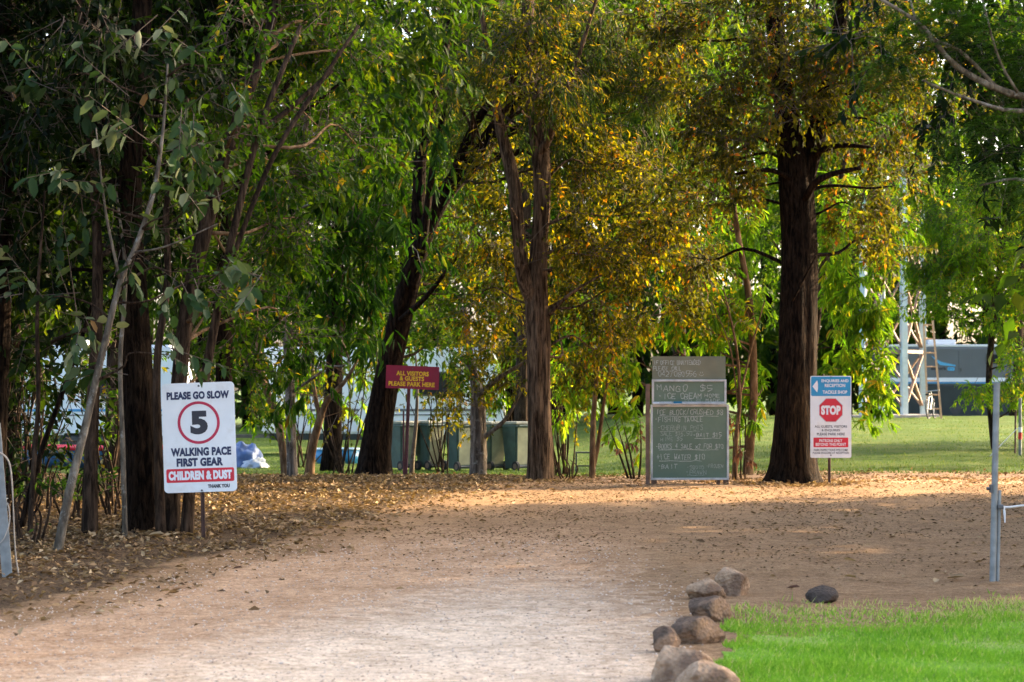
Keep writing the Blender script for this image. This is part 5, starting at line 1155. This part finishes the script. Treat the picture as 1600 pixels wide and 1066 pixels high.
# ------------------------------------------------------------------ caravans
M['van_white'] = plain('van_white', (.74, .78, .82), rough=.35, var=.04, scale=2, coat=.3)
M['van_grey'] = plain('van_grey', (.12, .135, .15), rough=.35, var=.06, scale=2, coat=.3)
M['van_black'] = plain('van_black', (.02, .03, .032), rough=.4, var=.2, scale=3)
M['glass'] = plain('window_glass', (.02, .025, .03), rough=.08, var=.1)
M['stripe'] = plain('stripe_blue', (.04, .25, .50), rough=.4)
M['rim_dark'] = plain('rim_dark', (.06, .06, .06), rough=.5, metal=.4)
M['alloy'] = plain('alloy', (.4, .4, .4), rough=.4, metal=.8)
def wheel(parent, x, y, r, wd=.2):
    bm = bmesh.new(); bmesh.ops.create_cone(bm, cap_ends=True, segments=28, radius1=r, radius2=r, depth=wd, matrix=Matrix.Translation((x, y, r)) @ Matrix.Rotation(R(90), 4, 'X'))
    bmesh.ops.bevel(bm, geom=[e for e in bm.edges if len(e.link_faces) == 2 and any(len(f.verts) > 6 for f in e.link_faces)], offset=.03, segments=2, affect='EDGES')
    w_ = bmobj('wheel', bm, M['tyre'], parent)
    bm = bmesh.new(); bmesh.ops.create_cone(bm, cap_ends=True, segments=20, radius1=r * .58, radius2=r * .5, depth=.03, matrix=Matrix.Translation((x, y - wd / 2 - .012, r)) @ Matrix.Rotation(R(90), 4, 'X')); bmobj('rim', bm, M['rim_dark'], w_)
def window(parent, x0, x1, z0, z1, y):
    w_ = boxobj('window', (x0, x1, y - .02, y + .01, z0, z1), M['bolt'], parent, .01); boxobj('pane', (x0 + .04, x1 - .04, y - .026, y - .0205, z0 + .04, z1 - .04), M['glass'], w_)
def white_caravan(px0, px1, d, label, stripe):
    k = d / F; L = (px1 - px0) * k; b = G((px0 + px1) / 2, d)
    t = thing('caravan', label, 'caravan', b)
    bm = bmesh.new(); prof = [(-L / 2, .55), (L / 2 - .15, .5), (L / 2, .9), (L / 2 - .05, 2.0), (L / 2 - .35, 2.65), (-L / 2 + .1, 2.65), (-L / 2, 2.5)]
    f = [bm.verts.new((x, -1.1, z)) for x, z in prof]; g = [bm.verts.new((x, 1.1, z)) for x, z in prof]; n = len(prof)
    bm.faces.new(f); bm.faces.new(list(reversed(g)))
    for i in range(n): bm.faces.new((f[i], g[i], g[(i + 1) % n], f[(i + 1) % n]))
    bmesh.ops.recalc_face_normals(bm, faces=bm.faces); bmesh.ops.bevel(bm, geom=bm.edges[:], offset=.05, segments=2, affect='EDGES'); bmobj('body', bm, M['van_white'], t)
    boxobj('trim', (-L / 2 + .05, L / 2 - .2, -1.115, -1.101, 1.08, 1.14), M[stripe], t); boxobj('trim', (-L / 2 + .05, L / 2 - .2, -1.115, -1.101, .98, 1.01), M['van_grey'], t)
    for a, c in ((.1, .28), (.62, .82)): window(t, -L / 2 + L * a, -L / 2 + L * c, 1.45, 2.05, -1.1)
    dr = boxobj('door', (-L / 2 + L * .40, -L / 2 + L * .50, -1.125, -1.101, .62, 2.3), M['van_white'], t, .008); boxobj('handle', (-L / 2 + L * .41, -L / 2 + L * .42, -1.15, -1.126, 1.3, 1.42), M['bolt'], dr)
    boxobj('chassis', (-L / 2 + .2, L / 2 - .2, -1.0, 1.0, .38, .545), M['van_black'], t)
    boxobj('roof_vent', (-.3, .3, -.3, .3, 2.652, 2.78), M['van_white'], t, .04)
    wheel(t, L * .02, -.95, .33); wheel(t, L * .02 + .75, -.95, .33)
    bm = bmesh.new(); bar(bm, (-L / 2 - .9, 0, .45), (-L / 2 + .3, .5, .46), .08, .08); bar(bm, (-L / 2 - .9, 0, .45), (-L / 2 + .3, -.5, .46), .08, .08); rod(bm, (-L / 2 - .85, 0, 0), (-L / 2 - .85, 0, .5), .04); bmobj('drawbar', bm, M['bolt'], t)
white_caravan(415, 790, 60, 'white caravan behind the green bins and the big leaning trunk', 'van_grey')
white_caravan(-60, 300, 58, 'white caravan half hidden by the thicket on the bank', 'stripe')
def dark_caravan():
    d = 88; k = d / F; b = G(1440, d); b.z = CZ - (666 - 600) * k
    b = Vector((b.x, d, float(gz(b.x, d))))
    x = lambda px: (px - 1440) * k; z = lambda py: CZ + (600 - py) * k - b.z
    t = thing('caravan', 'grey and black off-road caravan with white roof on the lawn', 'caravan', b)
    X0, X1 = x(1370), x(1590); zt, zm, zb = z(543), z(602), z(655)
    boxobj('upper_body', (X0, X1, -1.15, 1.15, zm, zt), M['van_grey'], t, .06)
    boxobj('lower_body', (X0 + .05, X1 - .1, -1.13, 1.13, zb, zm - .002), M['van_black'], t, .04)
    boxobj('blue_stripe', (X0 + .1, X1 - .1, -1.162, -1.151, zm + .06, zm + .11), M['stripe'], t); boxobj('pale_stripe', (X0 + .1, X1 - .1, -1.162, -1.151, zm + .12, zm + .27), M['van_white'], t)
    boxobj('roof', (X0 + .05, X1 - .05, -1.12, 1.12, zt + .002, zt + .09), M['van_white'], t, .03)
    boxobj('roof_unit', (x(1446), x(1490), -.5, .5, zt + .092, z(531)), M['van_white'], t, .06)
    window(t, x(1530), x(1558), z(570), z(553), -1.15); window(t, x(1380), x(1402), z(572), z(553), -1.15)
    dr = boxobj('hatch', (x(1489), x(1507), -1.166, -1.152, zm + .4, zt - .1), M['van_grey'], t, .005); boxobj('handle', (x(1491), x(1493), -1.19, -1.167, zm + .5, zm + .62), M['bolt'], dr)
    plate('swoosh', [(x(1446), z(556)), (x(1462), z(566)), (x(1484), z(571)), (x(1484), z(573)), (x(1460), z(571))], -1.160, -1.152, M['blue_pale'], t)
    lettering('atwork', x(1458), z(576), 24 * k, 5 * k, -1.164, M['ink'], t, .02)
    plate('badge', round_rect(11 * k, 5.5 * k, .04), -1.160, -1.152, M['blue_pale'], t, (x(1477), 0, z(577)))
    lettering('RV', x(1477), z(577), 8 * k, 4 * k, -1.164, M['stripe'], t, .02)
    boxobj('marker_light', (x(1481), x(1486), -1.15, -1.131, zb + .02, zb + .1), plain('amber', (.7, .2, .02), rough=.3), t)
    boxobj('chassis', (X0 + .3, X1 - .3, -.9, .9, zb - .16, zb - .002), M['van_black'], t)
    wheel(t, x(1484), -.98, .38, .26); wheel(t, x(1522), -.98, .38, .26)
M['blue_pale'] = plain('blue_pale', (.10, .42, .70), rough=.4)
dark_caravan()

# ------------------------------------------------------------------ tower, ladder, bicycle
def tower():
    d = 73; k = d / F; b = G(1413, d); t = thing('tower_frame', 'pale steel lattice tower with brown cross braces on the lawn', 'tower', b)
    leg = plain('tower_paint', (.36, .45, .45), rough=.5, var=.12, dirt=(.36, .34, .28)); br = plain('brace_brown', (.24, .15, .10), rough=.7, var=.3, dirt=(.2, .1, .06)); con = plain('concrete_pad', (.36, .30, .26), rough=.95, var=.2, bump=.3)
    h = 7.6; xx = lambda px, y: (px - 800) / F * (d + y) - b.x
    f = {'a': (0, 0), 'b': (xx(1443, 1.75), 1.75), 'c': (xx(1348, .62), .62), 'd': (xx(1378, 2.37), 2.37)}
    top = {q: (v[0] * .94 - .03, .1 + v[1] * .94) for q, v in f.items()}
    for q in 'abcd':
        gzl = float(gz(b.x + f[q][0], b.y + f[q][1])) - b.z
        bm = bmesh.new(); bar(bm, (f[q][0], f[q][1], gzl + .05), (top[q][0], top[q][1], h), .18, .18); bmobj('leg', bm, leg, t)
        boxobj('footing', (f[q][0] - .42, f[q][0] + .42, f[q][1] - .42, f[q][1] + .42, gzl - .2, gzl + .09), con, t, .02)
    def at(q, z): s = z / h; return Vector((f[q][0] * (1 - s) + top[q][0] * s, f[q][1] * (1 - s) + top[q][1] * s, z))
    lv = [.25, 2.0, 4.3, 6.6]
    for p, q in (('a', 'b'), ('a', 'c'), ('b', 'd'), ('c', 'd')):
        for z0, z1 in zip(lv[:-1], lv[1:]):
            for s, e in ((p, q), (q, p)):
                bm = bmesh.new(); o = Vector((0, -.02 if s == p else .04, 0)); bar(bm, at(s, z0) + o, at(e, z1) + o, .09, .05); bmobj('brace', bm, br, t)
        for z0 in lv[1:]:
            bm = bmesh.new(); bar(bm, at(p, z0), at(q, z0), .10, .10); bmobj('girt', bm, br, t)
    bm = bmesh.new(); box(bm, top['c'][0] - .3, top['b'][0] + .3, -.2, top['d'][1] + .3, h + .002, h + .16); bmobj('platform', bm, br, t)
tower()
def ladder():
    d = 71.5; k = d / F; b = G(1465, d); m = plain('ladder_wood', (.45, .27, .14), rough=.7, var=.2)
    t = thing('ladder', 'orange brown timber ladder leaning at the steel tower', 'ladder', b, (R(-9), 0, 0))
    x = lambda px: (px - 1465) * k
    h = 3.1
    for a, c in ((x(1450), x(1447)), (x(1471), x(1461))):
        bm = bmesh.new(); bar(bm, (a, 0, -.03), (c, 0, h), .07, .05); bmobj('rail', bm, m, t)
    for i in range(7):
        z = .3 + i * .42; s = z / h; bm = bmesh.new(); rod(bm, (x(1450) * (1 - s) + x(1447) * s, 0, z), (x(1471) * (1 - s) + x(1461) * s, 0, z), .022); bmobj('rung', bm, m, t)
ladder()
def bicycle():
    d = 70.8; b = G(1456, d); t = thing('bicycle', 'small dark bicycle standing at the foot of the ladder', 'bicycle', b, (R(-6), 0, R(68)))
    fr = plain('bike_frame', (.06, .08, .09), rough=.4, metal=.3)
    def tor(x, r):
        bm = bmesh.new(); n = 28
        V, Fc = tube([(x + r * math.cos(a), 0, r + .02 + r * math.sin(a)) for a in np.linspace(0, 2 * math.pi, 26)], [.018] * 26, 50, 6, 0)
        me = bpy.data.meshes.new('wheel'); me.from_pydata(V.tolist(), [], Fc); w_ = link('wheel', me, t, M['tyre'])
        for q in range(8): rod(bm, (x, 0, r + .02), (x + r * math.cos(q * .785), 0, r + .02 + r * math.sin(q * .785)), .004, 4)
        bmobj('spokes', bm, M['alloy'], w_)
    tor(-.42, .28); tor(.42, .28)
    bm = bmesh.new()
    for a, c in (((-.42, 0, .3), (-.05, 0, .28)), ((-.05, 0, .28), (-.18, 0, .7)), ((-.42, 0, .3), (-.16, 0, .64)), ((-.16, 0, .64), (.28, 0, .66)), ((-.05, 0, .28), (.28, 0, .62)), ((.27, 0, .74), (.42, 0, .3))): rod(bm, a, c, .018, 8)
    bmobj('frame', bm, fr, t)
    bm = bmesh.new(); box(bm, -.3, -.06, -.06, .06, .70, .75, .02); bmobj('saddle', bm, M['tyre'], t)
    bm = bmesh.new(); rod(bm, (.25, -.26, .82), (.25, .26, .82), .013); rod(bm, (.27, 0, .72), (.25, 0, .82), .013); bmobj('handlebar', bm, M['alloy'], t)
bicycle()

# ------------------------------------------------------------------ camp things seen between the trunks
def camp():
    # folding table
    d = 41.5; k = d / F; b = G(915, d); t = thing('camp_table', 'small black folding table behind the slim brown stems', 'table', b)
    boxobj('table_top', (-.18, .18, -.16, .16, .34, .36), M['van_black'], t, .005)
    for sx in (-1, 1):
        for sy in (-1, 1):
            bm = bmesh.new(); rod(bm, (sx * .16, sy * .14, -.02), (sx * .16, sy * .14, .339), .011); bmobj('leg', bm, M['van_black'], t)
    bm = bmesh.new(); rod(bm, (-.16, -.14, .12), (.16, -.14, .12), .008); rod(bm, (-.16, .14, .12), (.16, .14, .12), .008); bmobj('stretcher', bm, M['van_black'], t)
    # tubs
    tm = plain('tub_blue', (.03, .22, .42), rough=.4); wm = plain('tub_rim', (.55, .68, .72), rough=.4)
    for px, lab in ((510, 'light blue plastic tub on the grass behind the forked sapling'), (543, 'pale blue plastic tub beside the big leaning trunk')):
        b = G(px, 50); t = thing('plastic_tub', lab, 'tub', b)
        bm = bmesh.new(); bmesh.ops.create_cone(bm, cap_ends=True, segments=24, radius1=.20, radius2=.26, depth=.30, matrix=Matrix.Translation((0, 0, .15))); bmobj('body', bm, tm, t, True)
        V, Fc = tube([(.265 * math.cos(a), .265 * math.sin(a), .31) for a in np.linspace(0, 6.283, 25)], [.018] * 25, 48, 6, 0); me = bpy.data.meshes.new('rim'); me.from_pydata(V.tolist(), [], Fc); link('rim', me, t, wm)
    # tarpaulin heap
    from mathutils import noise
    for px, dd, sx, sz, mt, lab in ((384, 47, .34, .42, plain('tarp_blue', (.07, .13, .30), rough=.5, var=.3, scale=3), 'crumpled blue tarpaulin heap behind the speed sign'), (400, 46.2, .22, .17, plain('tarp_white', (.36, .40, .46), rough=.5), 'crumpled pale sheet lying against the blue tarpaulin')):
        b = G(px, dd); bm = bmesh.new(); bmesh.ops.create_icosphere(bm, subdivisions=4, radius=1)
        for v in bm.verts:
            c = v.co.copy(); c *= 1 + .35 * noise.noise(c * 2 + Vector((px, 0, 0))) + .3 * abs(noise.noise(c * 4 + Vector((0, px, 0)))) + .1 * noise.noise(c * 9); v.co = Vector((c.x * sx, c.y * .4, max(c.z, -.05) * sz))
        o = bmobj('tarpaulin', bm, mt, None, True); o.location = b; tag(o, lab, 'tarpaulin')
    # low boat
    d = 46; k = d / F; b = G(165, d); t = thing('small_boat', 'low blue boat with red rim resting beyond the thicket', 'boat', b)
    hull = []; n = 14
    bm = bmesh.new(); rings = []
    for i in range(n):
        u = i / (n - 1); x = -1.6 + 3.2 * u; wd = .55 * math.sin(math.pi * (.12 + .86 * u) ** .8) ** .6 if u < 1 else .02
        rings.append([bm.verts.new((x, wd * a, .02 + c * .38 + .10 * (u - .5) ** 2)) for a, c in ((-1, 1), (-.85, .35), (-.45, .02), (.45, .02), (.85, .35), (1, 1))])
    for i in range(n - 1):
        for j in range(5): bm.faces.new((rings[i][j], rings[i + 1][j], rings[i + 1][j + 1], rings[i][j + 1]))
    bm.faces.new(rings[0])
    bmesh.ops.recalc_face_normals(bm, faces=bm.faces); edge = [(tuple(r_[0].co), tuple(r_[5].co)) for r_ in rings]
    bmobj('hull', bm, plain('boat_blue', (.05, .15, .34), rough=.4), t, True)
    for s in (0, 1):
        V, Fc = tube([e[s] for e in edge], [.04] * n, 30, 8, 0); me = bpy.data.meshes.new('gunwale'); me.from_pydata(V.tolist(), [], Fc); link('gunwale', me, t, M['red_print'])
    boxobj('thwart', (-.2, .1, -.45, .45, .30, .33), M['sign_edge'], t)
camp()

# ------------------------------------------------------------------ single fallen leaves that stand out
def fallen():
    rng = np.random.default_rng(91)
    spots = [(372 / 2.58, 838, 20.8, .19, 'pale pinkish curled dead leaf at the foot of the thin dark trunk', .85), (228, 838, 20.9, .2, 'broad pinkish dead leaf at the foot of the thick dark trunk', .75), (112, 862, 19.4, .12, 'small curled dead leaf beside the pale sapling foot', .9),
             (395, 800, 24.2, .14, 'whitish curled dead leaf lying on the bank', .93), (444, 853, 20.4, .12, 'pale grey green fallen leaf on the litter edge', .9), (362, 886, 18.7, .11, 'dark red brown fallen leaf on the drive edge', .1),
             (1104, 857, 20.4, .08, 'small yellow fallen leaf alone on the dirt', .99), (1265, 845, 21, .15, 'long reddish fallen leaf on the brown dirt', .5), (1340, 872, 19.4, .13, 'pale green fallen leaf on the brown dirt', .92), (1338, 905, 18.1, .12, 'cream fallen leaf near the lone dark boulder', .93), (1460, 911, 17.9, .12, 'cream fallen leaf near the gate post foot', .94), (1480, 902, 18.2, .19, 'long grey fallen leaf near the gate post foot', .65), (1228, 925, 17.3, .12, 'red fallen leaf at the bare lawn edge', .3)]
    for px, py, d, L, lab, r_ in spots:
        x = (px - 800) / F * d
        pos = np.zeros((1, 3)); a = rng.uniform(0, 6.28)
        me = leaf_mesh('fallen_leaf', pos, np.array([[1., 0, 0.25]]), np.array([[0, -.3, 1.]]), np.array([L]), np.array([L * .42]), np.array([r_]), fold=.3, curl=.1)
        o = link('fallen_leaf', me, None, M['l_litter'] if r_ > .35 else M['l_dry']); o.location = (x, d, float(gz(x, d)) + .012); o.rotation_euler = (0, 0, a); tag(o, lab, 'leaf')
fallen()
print('LEAVES', LEAFCOUNT, 'OBJECTS', len(bpy.data.objects))
